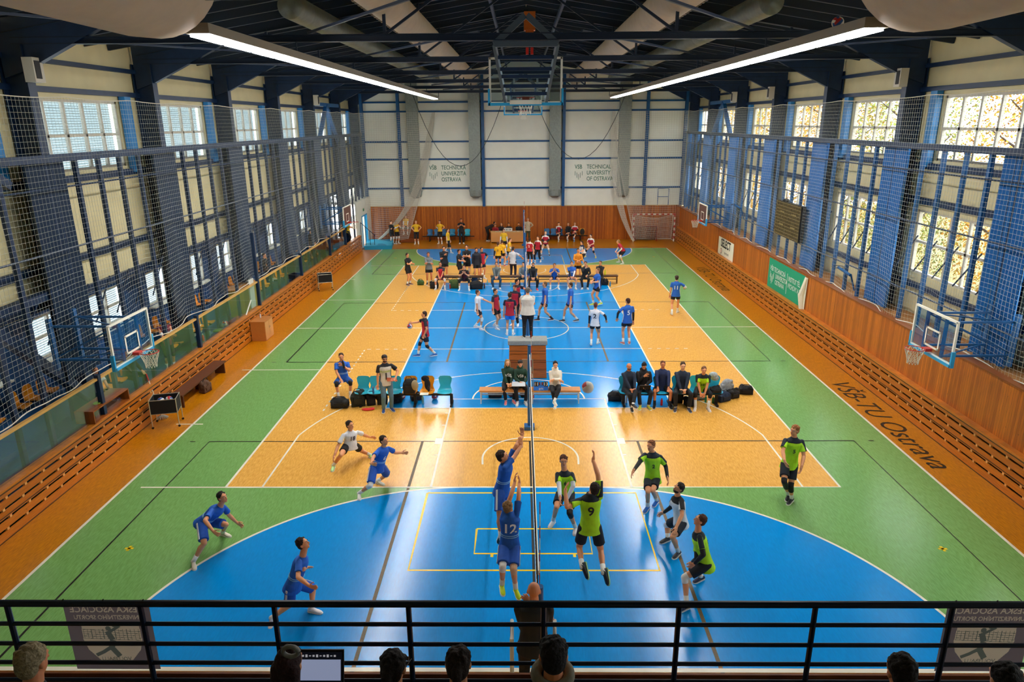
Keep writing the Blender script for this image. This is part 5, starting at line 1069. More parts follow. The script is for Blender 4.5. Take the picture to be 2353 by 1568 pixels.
J, s_ = pose(V((-11.95, 38.5, .6)), H=1.74, head_to=100, z0=.6, hands='crossed'); person(J, 'person in yellow and black standing near the far left steps', dict(shirt='D8B020', pants='16161A', plen=2, hair='2A1A12', shoe='ECECEA', fem=1), s_)
# ---- spectators in front of the camera on the gallery
def spect(px, py, lab, o, H=1.76, yd=-5.95, hd=180, tilt=-8, lean=12):
    p = at(px, py, Y=yd); s = H/1.8; z0 = p.z-(.56+.5*math.cos(math.radians(lean))+.2)*s; l = math.radians(lean)
    J, s = pose(V((p.x, yd+.40*s-.66*math.sin(l)*s+.0, z0)), H=H, head_to=hd, legs='sit', hands='knees', z0=z0, lean=lean, tilt=tilt); J['base'] = V((p.x, yd, z0)); person(J, lab, dict(o, near=1, face=0), s)
GS = dict(sleeve='long', pants='1A1C24', plen=2, shoe='202024')
spect(88, 1530, 'spectator with short fair hair at bottom left, dark jacket', mk(GS, shirt='1E1A1A', hair='9A8A6A', skin='r'), hd=170)
spect(683, 1540, 'spectator with long dark red hair and grey hair tie using a laptop', mk(GS, shirt='201A20', hair='2E1214', style='long', fem=1), H=1.7, hd=168)
spect(928, 1550, 'spectator with dark hair in a low ponytail and glasses', mk(GS, shirt='201C20', hair='1E1614', style='pony', glasses=1, fem=1), H=1.68, hd=165)
spect(1053, 1538, 'spectator with smooth dark brown hair tied back at bottom centre', mk(GS, shirt='17171A', hair='2A1A14', style='pony', fem=1), H=1.7)
spect(1272, 1508, 'spectator with thick black hair and grey hood over black jacket', mk(GS, shirt='17171A', hair='161012', jacket=1, skin='r'), H=1.84, yd=-6.0)
spect(2068, 1552, 'spectator with short dark brown hair at bottom right', mk(GS, shirt='17171A', hair='1E1412', skin='r'), hd=-178)
spect(2310, 1572, 'spectator whose dark hair just shows at the bottom right corner', mk(GS, shirt='17171A', hair='16100E'), hd=180)
# ================================================================ things on and around the courts
random.seed(11)
def ball(p, lab, cols=('E8E4DC', 'C82A30', '2A5AA0'), r=.105, grp=None, rot=0, plain=False):
    """eighteen-panel ball: three-strip panels in alternating colours"""
    vs = []; b = MB(); n = 10
    R = Euler((rot, rot*1.7+.4, rot*.6)).to_matrix(); idx = 0
    for ax in range(3):
        for sg in (-1, 1):
            for k in range(3):
                b.cur = (1 if (ax, sg) == (0, -1) and k < 2 else 2 if (ax, sg) == (2, -1) and k > 0 else 0) if plain else (ax+k+(sg > 0)) % 3; g = []
                for i in range(n//2+1):
                    for j in range(4):
                        u = -1+2*i/(n//2); v = -1+2*(k+j/3)/3; p3 = [0, 0, 0]; p3[ax] = sg; p3[(ax+1) % 3] = u; p3[(ax+2) % 3] = v
                        q = V([math.tan(t*PI/4) if m != ax else t for m, t in enumerate(p3)]).normalized(); e = .012 if j in (0, 3) or i in (0, n//2) else 0
                        g.append(R @ q*(r*(1-e)))
                fs = [(i*4+j, (i+1)*4+j, (i+1)*4+j+1, i*4+j+1) for i in range(n//2) for j in range(3)]
                b.add(g, fs)
    o = b.build('volleyball', [mat(c, .5) for c in cols], None, True, loc=p); tag(o, lab, 'ball', grp); return o
ball(CAMP+ray(1350.6, 890.4)*12.3, 'white red and blue volleyball in flight above the right bench', rot=.35, plain=True)
j_ = [v for q_, v in LJ.items() if 'holding a ball out' in q_][0]; ball(j_['wR']+(j_['wR']-j_['eR']).normalized()*.10+V((0, 0, -.125)), 'volleyball held out by the red and navy player', ('EEEAE2', 'C82A38', '2A7AC0'), rot=.4)
ball(at(924, 911, Z=.105), 'striped volleyball on the floor behind the standing man in jeans', rot=1.3)
ball(at(999, 911, Z=.105), 'striped volleyball alone on the floor below the turquoise end chair', rot=2.1)
ball(at(1925, 52, X=5.45), 'red and white ball stuck on the right ceiling light track', rot=.2)
# ---- plastic chairs on black beams
def chair_unit(p, rz, col, lab, grp, low=False):
    t = empty('beam_chair', p, rz, lab, 'chair', grp); m = mat(col, .35)
    b = MB(); pts = []; prof = [(.22, .44, .2), (.17, .455, .22), (.0, .435, .23), (-.14, .44, .22), (-.19, .50, .19), (-.21, .6, .16), (-.235, .72, .20), (-.255, .82, .21), (-.262, .88, .16)]
    n = 8; vs = []
    for y, z, w_ in prof:
        for j in range(n+1): a = -1+2*j/n; vs.append((a*w_, y+(.035*a*a if z > .46 else 0), z+(.03*a*a if z < .46 else 0)))
    fs = [(i*(n+1)+j, i*(n+1)+j+1, (i+1)*(n+1)+j+1, (i+1)*(n+1)+j) for i in range(len(prof)-1) for j in range(n)]
    k = len(vs); vs2 = [(x, y-.008, z-.014) for x, y, z in vs]; b.add(vs+vs2, fs+[tuple(q+k for q in reversed(f)) for f in fs])
    b.build('seat_shell', m, t, True); b = MB(); b.box((0, .02, .405), (.2, .16, .03)); b.build('seat_bracket', BLK, t); return t
def beam_row(x0, x1, y, lab, legs, zt=.39):
    t = empty('chair_beam', ((x0+x1)/2, y, 0), 0, lab, 'chair beam'); hw = (x1-x0)/2
    b = MB(); b.box((0, 0, zt-.03), (2*hw, .08, .06)); b.build('beam', BLK, t)
    for q in legs: b = MB(); b.box((q, 0, .2), (.09, .06, .34)); b.box((q, .03, .03), (.07, .5, .06)); b.build('leg', BLK, t)
YC = 11.15
for px, c, nm in ((830, '2AB0C8', 'under the drinking player'), (859, '2AB0C8', 'with a small bottle on it'), (903, '2AB0C8', 'behind the man in jeans'), (940, 'E8961E', 'carrying a backpack'), (980, 'E8961E', 'with black jacket on its back'), (1020.5, '2AB0C8', 'empty at the right end of left row')):
    x = at(px, 890, Y=YC).x; chair_unit((x, YC+.15, 0), PI, c, ('turquoise' if c[0] == '2' else 'orange')+' plastic chair '+nm, 'plastic chairs of the left team bench')
xl = at(815, 890, Y=YC).x; xr = at(1036, 890, Y=YC).x; beam_row(xl, xr, YC+.12, 'black beam and legs carrying the left row of plastic chairs', (-1.35, .35, 1.5))
for px, nm in ((1440, 'under the bald coach'), (1481, 'under the man with the tablet'), (1520, 'under the man in shorts'), (1563, 'under the man in navy sweater'), (1605, 'under the lime number 10 player'), (1645, 'loaded with towel and bag')):
    x = at(px, 893, Y=YC).x; chair_unit((x, YC+.12, 0), PI, '2AB0D8', 'turquoise plastic chair '+nm, 'plastic chairs of the right team bench')
xl = at(1425, 890, Y=YC).x; xr = at(1660, 890, Y=YC).x; beam_row(xl, xr, YC+.1, 'black beam and legs carrying the right row of plastic chairs', (-1.45, 0, 1.45))
# ---- far chairs along the back wall
for i, (px, c) in enumerate(((987.5, '2A6A9A'), (1003, '2A6A9A'), (1021, '2A6A9A'), (1039, '2A8AB0'), (1057, '2A8AB0'), (1073.5, '30B0C8'), (1257, '2A6A9A'), (1272, '2A6A9A'), (1287, '2A6A9A'), (1306, '2A6A9A'), (1321, 'C88A3A'), (1338, 'D89A3A'))):
    nm = ['dark blue far chair, leftmost of the left row', 'dark blue far chair second from left', 'dark blue far chair right of the yellow shirt woman', 'blue far chair with pink bottle', 'blue far chair beside the man in black', 'bright turquoise far chair right of the man in black', 'dark blue far chair just right of the net', 'empty dark blue far chair beside red team', 'far chair under leftmost red substitute', 'far chair under substitute in black', 'orange far chair under right red substitute', 'orange far chair holding a dark backpack'][i]
    chair_unit((at(px, 540, Y=43.35).x, 43.45, 0), PI, c, nm, 'plastic chairs along the back wall')
beam_row(-7.6, -3.7, 43.45, 'black beam under the far left row of chairs', (-1.4, 1.2)); beam_row(1.3, 4.8, 43.45, 'black beam under the far right row of chairs', (-1.2, 1.2))
# ---- low benches at the near court
def bench(cx, y, L, lab, top='D08A4A', leg='D0D4D2', h=.45):
    t = empty('bench', (cx, y, 0), 0, lab, 'bench'); b = MB(); b.box((0, 0, h-.02), (L, .36, .04)); b.build('seat', mat(top, .4, noise=.1, nscale=10), t); m = mat(leg, .4)
    for x in (-L/2+.05, L/2-.05):
        for yy in (-.15, .15): q = MB(); q.box((x, yy, (h-.04)/2), (.04, .04, h-.04)); q.build('leg', m, t)
    b = MB(); b.box((0, .15, .2), (L-.1, .025, .04)); b.box((0, -.15, h-.06), (L-.1, .025, .04)); b.box((-L/2+.05, 0, .2), (.025, .3, .03)); b.box((L/2-.05, 0, .2), (.025, .3, .03)); b.build('crossbar', m, t)
bench(-.78, 11.5, 1.56, 'wooden bench with pale legs, left one at centre, holding two in green'); bench(.85, 11.5, 1.56, 'wooden bench with pale legs, right one at centre, holding the score sign')
bench(-3.6, 28.75, 2.6, 'low dark bench left part of the far substitutes row', '5A3A22', '6A4A2A'); bench(-.9, 28.75, 2.0, 'low dark bench middle part of the far substitutes row', '5A3A22', '6A4A2A')
bench(2.9, 28.75, 4.4, 'low dark bench right part of the far substitutes row', '5A3A22', '6A4A2A'); bench(.4, 28.75, .5, 'small stool under the man with far scoreboard', '8A8A88', '9A9C9A')
# ---- flip scoreboards
def flip(p, rz, a, c, lab, k=1):
    t = empty('scoreboard', p, rz, lab, 'scoreboard'); b = MB(); b.add([V(q)*k for q in ((-.2, -.1, 0), (.2, -.1, 0), (.2, .1, 0), (-.2, .1, 0), (-.2, -.02, .13), (.2, -.02, .13), (.2, .02, .13), (-.2, .02, .13))], [(0, 3, 2, 1), (0, 1, 5, 4), (1, 2, 6, 5), (2, 3, 7, 6), (3, 0, 4, 7), (4, 5, 6, 7)]); b.build('stand', mat('1E6AC8', .5), t)
    for x, s in ((-.13, a), (.13, c)):
        b = MB(); b.box((x*k, -.035*k, .16*k), (.115*k, .012, .14*k)); q = b.build('number_card', BLK, t); b = MB(); text_on(b, s, (x*k, -.035*k-.008, .16*k), (1, 0, 0), (0, 0, 1), .13*k, .015); b.build('digits', WHITE, q)
    for x in (-.035, .035): b = MB(); b.box((x*k, -.03*k, .175*k), (.05*k, .01, .085*k)); q = b.build('set_card', BLK, t); b = MB(); text_on(b, '0', (x*k, -.03*k-.008, .175*k), (1, 0, 0), (0, 0, 1), .08*k, .01); b.build('digits', RED, q)
    b = MB(); text_on(b, 'gala', (0, -.098*k, .055*k), (1, 0, 0), (0, 0, 1), .08*k, .012); b.build('lettering', WHITE, t)
flip((at(1243, 884, Y=11.45).x, 11.45, .455), 0, '11', '13', 'blue flip scoreboard showing 11 and 13 on the centre bench', 1.15)
flip((at(1223, 640, Y=28.0).x, 28.0, .62), 0, '14', '12', 'blue flip scoreboard showing 14 and 12 held on the far bench', 1.3)
# ---- vaulting box under the middle referee
t = empty('vaulting_box', (-.01, 13.95, 0), 0, 'tall orange wooden vaulting box with grey padded top', 'vaulting box'); VB = plank_mat('box_plywood', 'CC6C24', 'B4581C', 'Z', .33, .4)
for i in range(4):
    z0, z1 = i*.3+.01, i*.3+.295; w0, w1 = .66-.008*i, .66-.008*(i+1); b = MB(); b.add([(-w0, -.3, z0), (w0, -.3, z0), (w0, .3, z0), (-w0, .3, z0), (-w1, -.28, z1), (w1, -.28, z1), (w1, .28, z1), (-w1, .28, z1)], [(0, 3, 2, 1), (0, 1, 5, 4), (1, 2, 6, 5), (2, 3, 7, 6), (3, 0, 4, 7), (4, 5, 6, 7)]); b.build('box_section', VB, t)
b = MB(); b.box((0, 0, 1.29), (1.36, .62, .17)); o = b.build('padded_top', mat('9A9C98', .8, noise=.1, nscale=30), t); md = o.modifiers.new('b', 'BEVEL'); md.width = .03; md.segments = 3
tag(MB().box((-.02, 12.9, .75), (.36, .03, .42)).box((-.02, 12.7, .44), (.36, .4, .03)).tube([(-.18, 12.55, 0), (-.18, 12.75, .44), (-.18, 12.9, .95)], .012, 6).tube([(.16, 12.55, 0), (.16, 12.75, .44), (.16, 12.9, .95)], .012, 6).tube([(.16, 12.95, 0), (.16, 12.75, .44)], .012, 6).tube([(-.18, 12.95, 0), (-.18, 12.75, .44)], .012, 6).build('wooden_chair', mat('A08060', .5)), 'brown back chair standing in front of the vaulting box', 'chair')
# ---- referee stand at the near net
t = empty('referee_stand', (-.1, -2.45, 0), 0, 'white tubular referee stand with platform at the near net post', 'referee stand'); b = MB()
for x in (-.26, .26): b.tube([(x, .3, 0), (x, .22, 1.68), (x, .22, 2.75), (x, -.1, 2.75), (x, -.25, 1.68)], .022, 8); b.tube([(x, -.75, 0), (x, -.25, 1.68)], .022, 8)
b.build('frame', mat('D8D6CC', .35), t); b = MB(); b.box((0, 0, 1.69), (.56, .55, .04)); b.build('platform', mat('8A4A1C', .5), t)
for i in range(5): b = MB(); b.box((0, -.70+.1*i, .28*i+.28), (.5, .1, .02)); b.build('step', mat('8A4A1C', .5), t)
# ---- bags
def bag(p, d, col, lab, rz=0, kind='bag', strap=True, cat='bag'):
    t = empty(kind, p, rz, lab, cat); rnd = random.Random(len(lab)+int(abs(p[0])*100)); dx, dy, dz = d
    b = MB(); b.ell((0, 0, dz*.48), (dx*.5, dy*.5, dz*.5)); b.box((0, 0, dz*.36), (dx*.86, dy*.8, dz*.66))
    for k in range(9): b.ell((rnd.uniform(-.36, .36)*dx, rnd.uniform(-.36, .36)*dy, rnd.uniform(.25, .85)*dz), rnd.uniform(.12, .22)*min(dx, dy, dz)*1.4, None, 8, 6)
    remesh(b.build('bag_body', mat(col, .8, noise=.25, nscale=14, bump=.5), t), .016, 3)
    if strap:
        b = MB(); b.tube([(-dx*.3, -dy*.1, dz*.85), (-dx*.15, -dy*.15, dz*1.12), (dx*.15, -dy*.15, dz*1.12), (dx*.3, -dy*.1, dz*.85)], .012, 5); b.build('handle', mat('0C0C0E', .7), t)
        b = MB(); b.box((0, -dy*.47, dz*.4), (dx*.5, .03, dz*.35)); b.build('front_pocket', mat(col, .75), t)
    return t
def fl(px, py): return tuple(at(px, py, Z=0))
bag(fl(782, 936), (.62, .34, .34), '17191A', 'big black holdall lying leftmost on the floor by the drinking player')
bag(fl(824, 932), (.5, .38, .52), '20261E', 'bulging dark green and black bag in the left heap', .2)
bag(fl(853, 930), (.32, .3, .42), '15161E', 'small dark backpack upright in the left heap', .3, 'backpack', cat='backpack')
bag(fl(879, 928), (.36, .32, .44), '101113', 'black bag hidden behind the legs of the man in jeans', .1)
bag(fl(912, 925), (.34, .3, .36), '14171F', 'black bag just right of the man in jeans', .5)
bag(fl(957, 919), (.42, .28, .26), '3A2A26', 'black and brown bag lying under the orange chairs', .4)
bag((at(941, 880, Y=11.2).x, 11.12, .46), (.42, .3, .50), '1E1C1C', 'black backpack with beige pocket standing on an orange chair', 0, 'backpack', cat='backpack')
tag(MB().ell((at(953, 872, Y=11.0).x, 10.97, .78), (.11, .09, .17)).build('beige_pouch', mat('A89A7A', .8), None, True), 'beige pouch on top of the black backpack on the chair', 'pouch')
o = MB(); xx = at(979, 870, Y=11.2).x; o.ell((xx-.05, 11.36, .86), (.13, .06, .10)); o.ell((xx+.02, 11.30, .68), (.1, .04, .2)); o.ell((xx+.06, 11.25, .55), (.05, .04, .1))
tag(remesh(o.build('jacket', mat('14161E', .9, bump=.6, noise=.2)), .016), 'black jacket hung over the back of an orange chair', 'jacket')
tag(MB().box((at(974, 892, Y=11.0).x, 11.02, .475), (.26, .2, .006)).build('paper_sheet', WHITE), 'white paper sheet on the orange chair seat', 'paper')
o = MB(); q = at(845, 943, Z=0); o.ell(q+V((0, 0, .03)), (.2, .08, .035)); o.ell(q+V((.12, .03, .04)), (.1, .06, .04)); tag(remesh(o.build('cloth', mat('D8282A', .8, bump=.5)), .014), 'crumpled red shirt lying on the floor left of the standing man', 'shirt')
bag(fl(1413, 920), (.5, .3, .32), '1C1C1E', 'black rucksack lying left of the right team bench', -.1, 'backpack', cat='backpack')
bag(fl(1553, 925), (.42, .34, .48), '14161C', 'black bag behind the legs of the man in navy sweater', .1)
bag(fl(1585, 932), (.4, .3, .3), '16203A', 'navy bag on the floor between the right bench players', .3)
bag(fl(1607, 917), (.44, .3, .30), '8A90A0', 'light grey and black bag under the lime seated player', .2)
bag(fl(1660, 921), (.5, .36, .34), '1A2A44', 'dark blue rucksack on the floor at the right bench end', .5, 'backpack', cat='backpack')
bag(fl(1683, 914), (.44, .3, .30), '1C1A1C', 'black shoe bag second from the right end of the heap', .4)
bag(fl(1713, 905), (.5, .3, .30), '121214', 'black bag lying alone at the right end of the heap', -.1)
bag((at(1671, 893, Y=11.9).x, 11.95, .0), (.46, .26, .62), '9A9EA4', 'grey open tote bag standing behind the blue rucksack', .1, 'tote_bag', False)
bag((at(1644, 882, Y=11.2).x, 11.15, .46), (.38, .3, .2), '15171A', 'black bag on the turquoise chair right of lime number 10')
o = MB(); q = at(1639, 862, Y=11.25); o.ell(q, (.14, .1, .1)); o.ell(q+V((.06, 0, -.1)), (.13, .1, .09)); tag(remesh(o.build('towel', mat('A8B4BC', .9, bump=.8, noise=.2)), .014), 'grey towel piled on the black bag on the chair', 'towel')
bag(fl(1138, 912), (.5, .3, .26), '221A24', 'dark bag lying under the left end of the centre bench')
bag(fl(1178, 910), (.3, .26, .24), '7A4A6A', 'purple pink bag under the centre bench', .4)
bag(fl(1205, 911), (.3, .26, .28), '181A1C', 'black bag with light print under the writing person', .2)
tag(MB().lathe(fl(1224, 915), [(.04, 0), (.05, .02), (.05, .24), (.03, .27), (.03, .3)], 14).build('water_bottle', mat('D01E2A', .35), None, True), 'large red bottle standing under the right centre bench', 'bottle')
def bottle(p, c, cap, lab, h=.24, r=.036):
    t = empty('water_bottle', p, 0, lab, 'bottle'); MB().lathe((0, 0, 0), [(r*.9, 0), (r, .01), (r, h*.72), (r*.6, h*.82), (r*.4, h*.86)], 14).build('bottle_body', mat(c, .25), t, True); MB().lathe((0, 0, 0), [(r*.5, h*.85), (r*.5, h), (r*.3, h*1.02)], 12).build('bottle_cap', mat(cap, .4), t, True)
for px, py, c, cap, lab in ((1621, 925, '2A9A7A', '4AC0A0', 'teal bottle standing in front of the lime seated player'), (1638, 927, '2A7A40', 'E06A30', 'green bottle with orange cap right of the lime player'), (1520, 932, 'D02028', 'B01820', 'red bottle standing under the man in shorts'), (1567, 914, 'D8202C', 'E02030', 'tall red bottle behind the man in navy sweater'), (1439, 926, 'D8E4EC', 'D82020', 'clear bottle with red cap beside the bald coach'), (972, 928, '8AC0C8', 'A0D8E0', 'clear blue bottle on the floor right of the brown bag')):
    bottle(fl(px, py), c, cap, lab, .3 if 'clear' in lab else .24)
bottle((at(857, 888, Y=11.1).x, 11.1, .46), '3A6AA8', 'D82020', 'small blue bottle standing on the turquoise chair', .22, .03)
bottle((at(1065, 890, Y=11).x-5.0, 10.9, 0), 'D8D8D8', 'D82020', 'x') if False else None
# far bench bags and bottles
for px, py, c, lab, d in ((967, 655, '3A5A2A', 'small green and grey bag left of the far bench', (.4, .3, .3)), (998, 663, '16161A', 'black bag at the left end of the far bench', (.5, .36, .4)), (1045, 662, '4A5A20', 'olive and black jacket bag under the far bench', (.6, .4, .5)), (1094, 664, '131316', 'big black holdall under the middle of the far bench', (.8, .4, .45)), (1091, 650, '1E4A7A', 'blue rucksack standing on the far bench', (.4, .3, .35)), (1390, 655, '16181C', 'black bag at the right end of the far bench', (.4, .3, .35))):
    bag(fl(px, py), d, c, lab)
for px, py, c, cap, lab in ((1120, 655, '8AC0B8', '3AA090', 'teal topped bottle on the far bench by the plaid shirt'), (1113, 663, '3A2A20', 'C02020', 'dark cola bottle on the floor by the far bench'), (1034, 664, 'C03030', 'E8E8E8', 'red drink bottle under the left far bench'), (1174, 660, '8AD0A8', '2A8A5A', 'clear green bottle beside the grey scorer'), (1390, 640, 'D8E020', 'C0C820', 'lime yellow bottle at the right end of far bench'), (1402, 659, '2A8AC8', '1A5A90', 'blue bottle standing rightmost at the far bench')):
    bottle(fl(px, py) if py > 645 else (at(px, py+6, Y=28.7).x, 28.75, .46), c, cap, lab, .3)
# ---- ball carts
def cart(p, rz, lab, nb):
    t = empty('ball_cart', p, rz, lab, 'ball cart'); CH = mat('C8C4B4', .3, metal=.6); hx, hy = .36, .27
    b = MB(); z0, z1 = .46, .86
    b.bb(-hx, hx, -hy, hy, z0, z0+.02)
    for s in (-1, 1): b.bb(-hx, hx, s*hy-.008, s*hy+.008, z0, z1); b.bb(s*hx-.008, s*hx+.008, -hy, hy, z0, z1)
    b.build('cloth_basket', mat('101012', .85), t)
    for x in (-hx, hx):
        for y in (-hy, hy):
            b = MB(); b.tube([(x, y, .05), (x, y, .9)], .014, 6); l = b.build('leg', CH, t); MB().lathe((x, y-.015, .035), [(.01, -.001), (.034, 0), (.034, .03), (.01, .031)], 10, (0, 1, 0)).build('wheel', BLK, l)
    b = MB()
    for z in (.45, .875):
        for s in (-1, 1): b.tube([(-hx, s*hy, z), (hx, s*hy, z)], .011, 6); b.tube([(s*hx, -hy, z), (s*hx, hy, z)], .011, 6)
    b.build('frame_rails', CH, t)
    return t
cc = at(372, 985, Z=0); cart((cc.x+.05, cc.y+.3, 0), .25, 'black cloth ball cart full of volleyballs beside the left fence', 8)
k_ = 0; R = Matrix.Rotation(.25, 3, 'Z')
for i, (x, y, z) in enumerate(((-.22, -.12, .60), (0, -.14, .62), (.21, -.12, .60), (-.2, .12, .6), (.02, .1, .61), (.22, .13, .60), (-.1, 0, .76), (.12, .02, .77))):
    q = R @ V((x, y, 0)); ball((cc.x+.05+q.x, cc.y+.3+q.y, z), 'striped red white and blue volleyball in the near ball cart', rot=i*.8, grp='volleyballs in the near ball cart')
cc2 = at(744, 670, Z=0); cart((cc2.x, cc2.y+.4, 0), .35, 'black cloth ball cart, empty looking, farther up the left side', 0)
t = empty('mop', (cc.x-.35, cc.y+.75, 0), .3, 'mop with red and white handle leaning behind the ball cart', 'mop'); MB().tube([(0, 0, .06), (-.22, .1, 1.2)], .014, 8).build('handle', WHITE, t); MB().tube([(-.22, .1, 1.2), (-.26, .12, 1.42)], .018, 8).build('grip', RED, t)
b = MB(); [b.tube([(0, 0, .1), (math.cos(a)*.08, math.sin(a)*.08, .07), (math.cos(a)*.17, math.sin(a)*.15, .015)], .014, 5) for a in [i*PI/7 for i in range(14)]]; b.build('mop_head', mat('A8A49A', .9), t)
# ---- cabinet, low bench with rucksack, counter
t = empty('cabinet', (-10.98, 18.6, 0), 0, 'light wooden cabinet standing against the left fence', 'cabinet'); WC = mat('C07A3A', .35, noise=.06, nscale=5, stretch=(2, 2, 14))
MB().box((0, 0, .4), (.58, .92, .8)).build('carcass', WC, t)
for s in (-1, 1): b = MB(); b.box((.3, s*.225, .41), (.02, .44, .74)); d_ = b.build('door', mat('D0925A', .35), t); b = MB(); b.tube([(.315, s*.05, .46), (.335, s*.05, .5), (.315, s*.05, .54)], .006, 5); b.build('handle', mat('8A8A88', .3, metal=.8), d_)
MB().box((.005, 0, .81), (.62, .95, .025)).build('top_board', WC, t)
bottle((-11.05, 18.75, .83), 'D8D0D0', 'A83A3A', 'small clear bottle standing on the light wooden cabinet', .2, .03)
t = empty('low_bench', (-11.02, 12.7, 0), 0, 'low dark wooden bench against the left fence behind the ball cart', 'bench'); b = MB(); b.box((0, 0, .42), (.42, 3.4, .04)); b.build('seat', mat('5A3018', .4), t)
for y in (-1.6, 0, 1.6): MB().box((0, y, .2), (.36, .05, .4)).build('leg', mat('4A2612', .5), t)
bag((-10.75, 12.45, .0), (.42, .3, .44), '5A3C28', 'brown rucksack leaning on the low dark bench', 1.3, 'backpack', cat='backpack')
t = empty('fence_shelf', (-11.55, 8.2, 1.1), 0, 'open wooden box shelf on top of the fence near the left edge', 'shelf'); OW = mat('9A5018', .4, noise=.15, nscale=5)
MB().box((0, 0, .33), (.5, 1.7, .03)).build('top_board', OW, t); MB().box((0, .84, .17), (.5, .03, .32)).box((0, -.84, .17), (.5, .03, .32)).build('end_panel', OW, t); MB().box((0, 0, .015), (.5, 1.7, .03)).build('bottom_board', OW, t)
o = MB(); o.ell((-11.5, 7.9, 1.47), (.1, .14, .018)); tag(o.build('cloth', mat('A8C83A', .8)), 'small lime green cloth on the shelf by the left fence', 'cloth')
bottle((-11.6, 14.6, 1.1), 'C82030', 'E8E0E0', 'red bottle standing on the fence top by the blue post', .28, .04); bottle((-11.65, 15.3, 1.1), '5A7A90', '2A3A4A', 'small blue grey bottle on the left fence top', .22, .035)
bag((-11.62, 14.25, 1.08), (.3, .5, .12), '2A261C', 'black and yellow knee pads heaped on the fence top', 0, 'knee_pads', False, 'knee pads'); bag((-11.62, 15.9, 1.08), (.3, .4, .1), '4A6A2A', 'green box of snacks on the left fence top', 0, 'snack_box', False, 'box')
ball((-11.62, 16.6, 1.21), 'striped volleyball resting on the left fence top', rot=.5); ball((-11.64, 16.3, 1.2), 'blue and black ball beside the striped one on the fence top', ('2A2A3A', '2A3A6A', '141416'), .1)
for i in range(4):
    o = MB().box((-12.55+.0, 15.6+i*.45, 1.02), (.006, .22, .3)).build('paper_sheet', WHITE); tag(o, 'white notice sheet taped to the tribune front', 'paper', 'notice sheets taped in a row to the tribune front')
t = empty('scorer_cabinet', (-12.1, 20.0, .6), 0, 'yellow wooden judge cabin front behind the glass by the tall post', 'cabinet'); MB().box((0, 0, .65), (.7, 1.9, 1.3)).build('carcass', mat('B8A040', .5), t); MB().box((0, 0, 1.32), (.8, 2.0, .04)).build('top_board', mat('C88A40', .5), t)
tag(MB().box((-11.5, 19.3, 1.75), (.05, .5, 1.2)).build('electrical_box', mat('C8CCC8', .5)), 'white electrical box on the tall blue post of the glass screen', 'electrical box')
o = MB(); o.tube([(-11.42, 18.2, 1.08), (-11.42, 18.9, 1.55)], .025, 6); tag(o.build('white_stick', WHITE), 'short white stick leaning at the cabinet by the fence', 'stick')
t = empty('stair_box', (-11.75, 34.6, 1.1), 0, 'dark red wooden box on the far left fence top', 'box'); MB().box((0, 0, .25), (.5, .9, .5)).build('box_body', mat('7A2E12', .5), t)
# steps with railing at the far left
t = empty('stair_railing', (-11.4, 39.9, 0), 0, 'dark blue stair railing by the open far left door', 'railing')
b = MB(); b.tube([(0, .0, 1.9), (.9, .3, .95)], .025, 6)
b.build('handrail', NAVY, t)
for k in range(4): MB().tube([(.28*k, .1*k, 0), (.28*k, .1*k, 1.9-.3*k)], .02, 6).build('post', NAVY, t)
# ---- tribune seats
def tseat(p, lab, grp):
    t = empty('tribune_seat', p, -PI/2, lab, 'seat', grp); b = MB(); prof = [(.2, .0, .19), (.16, .02, .2), (0, -.01, .21), (-.13, .0, .2), (-.17, .08, .19), (-.19, .2, .19), (-.2, .33, .17), (-.2, .38, .11)]; n = 6; vs = []
    for y, z, w_ in prof:
        for j in range(n+1): a = -1+2*j/n; vs.append((a*w_, y+(.04*a*a if z > .05 else 0), z+(.03*a*a if z < .05 else 0)))
    fs = [(i*(n+1)+j, i*(n+1)+j+1, (i+1)*(n+1)+j+1, (i+1)*(n+1)+j) for i in range(len(prof)-1) for j in range(n)]; k = len(vs)
    b.add(vs+[(x, y-.01, z-.02) for x, y, z in vs], fs+[tuple(q+k for q in reversed(f)) for f in fs]); b.build('seat_shell', mat('F0981A', .35), t, True)
    MB().box((0, .0, -.05), (.1, .2, .08)).build('seat_bracket', BLK, t); return t
GL = {'u': 'orange seats of the back row in the left tribune', 'l': 'orange seats of the front row in the left tribune'}; cnt = {'u': 0, 'l': 0}; s0 = {}
def seatrow(row, y0, n, dy=.56):
    for i in range(n):
        p = (-12.98, y0+i*dy, 2.0-.31) if row == 'u' else (-12.45, y0+i*dy, 1.12)
        lab = 'orange plastic seat in the %s row of the left tribune' % ('back' if row == 'u' else 'front')
        if row not in s0: s0[row] = tseat(p, lab, GL[row])
        else: c = copy_tree(s0[row]); c.location = p
for y0, n in ((5.0, 3), (7.1, 3), (9.3, 2), (13.3, 4), (17.6, 2), (20.6, 4), (24.1, 5), (28.6, 3)): seatrow('u', y0, n)
for y0, n in ((3.4, 3), (10.0, 3), (13.9, 2), (15.9, 3), (21.6, 5), (25.0, 4), (29.6, 6)): seatrow('l', y0, n)
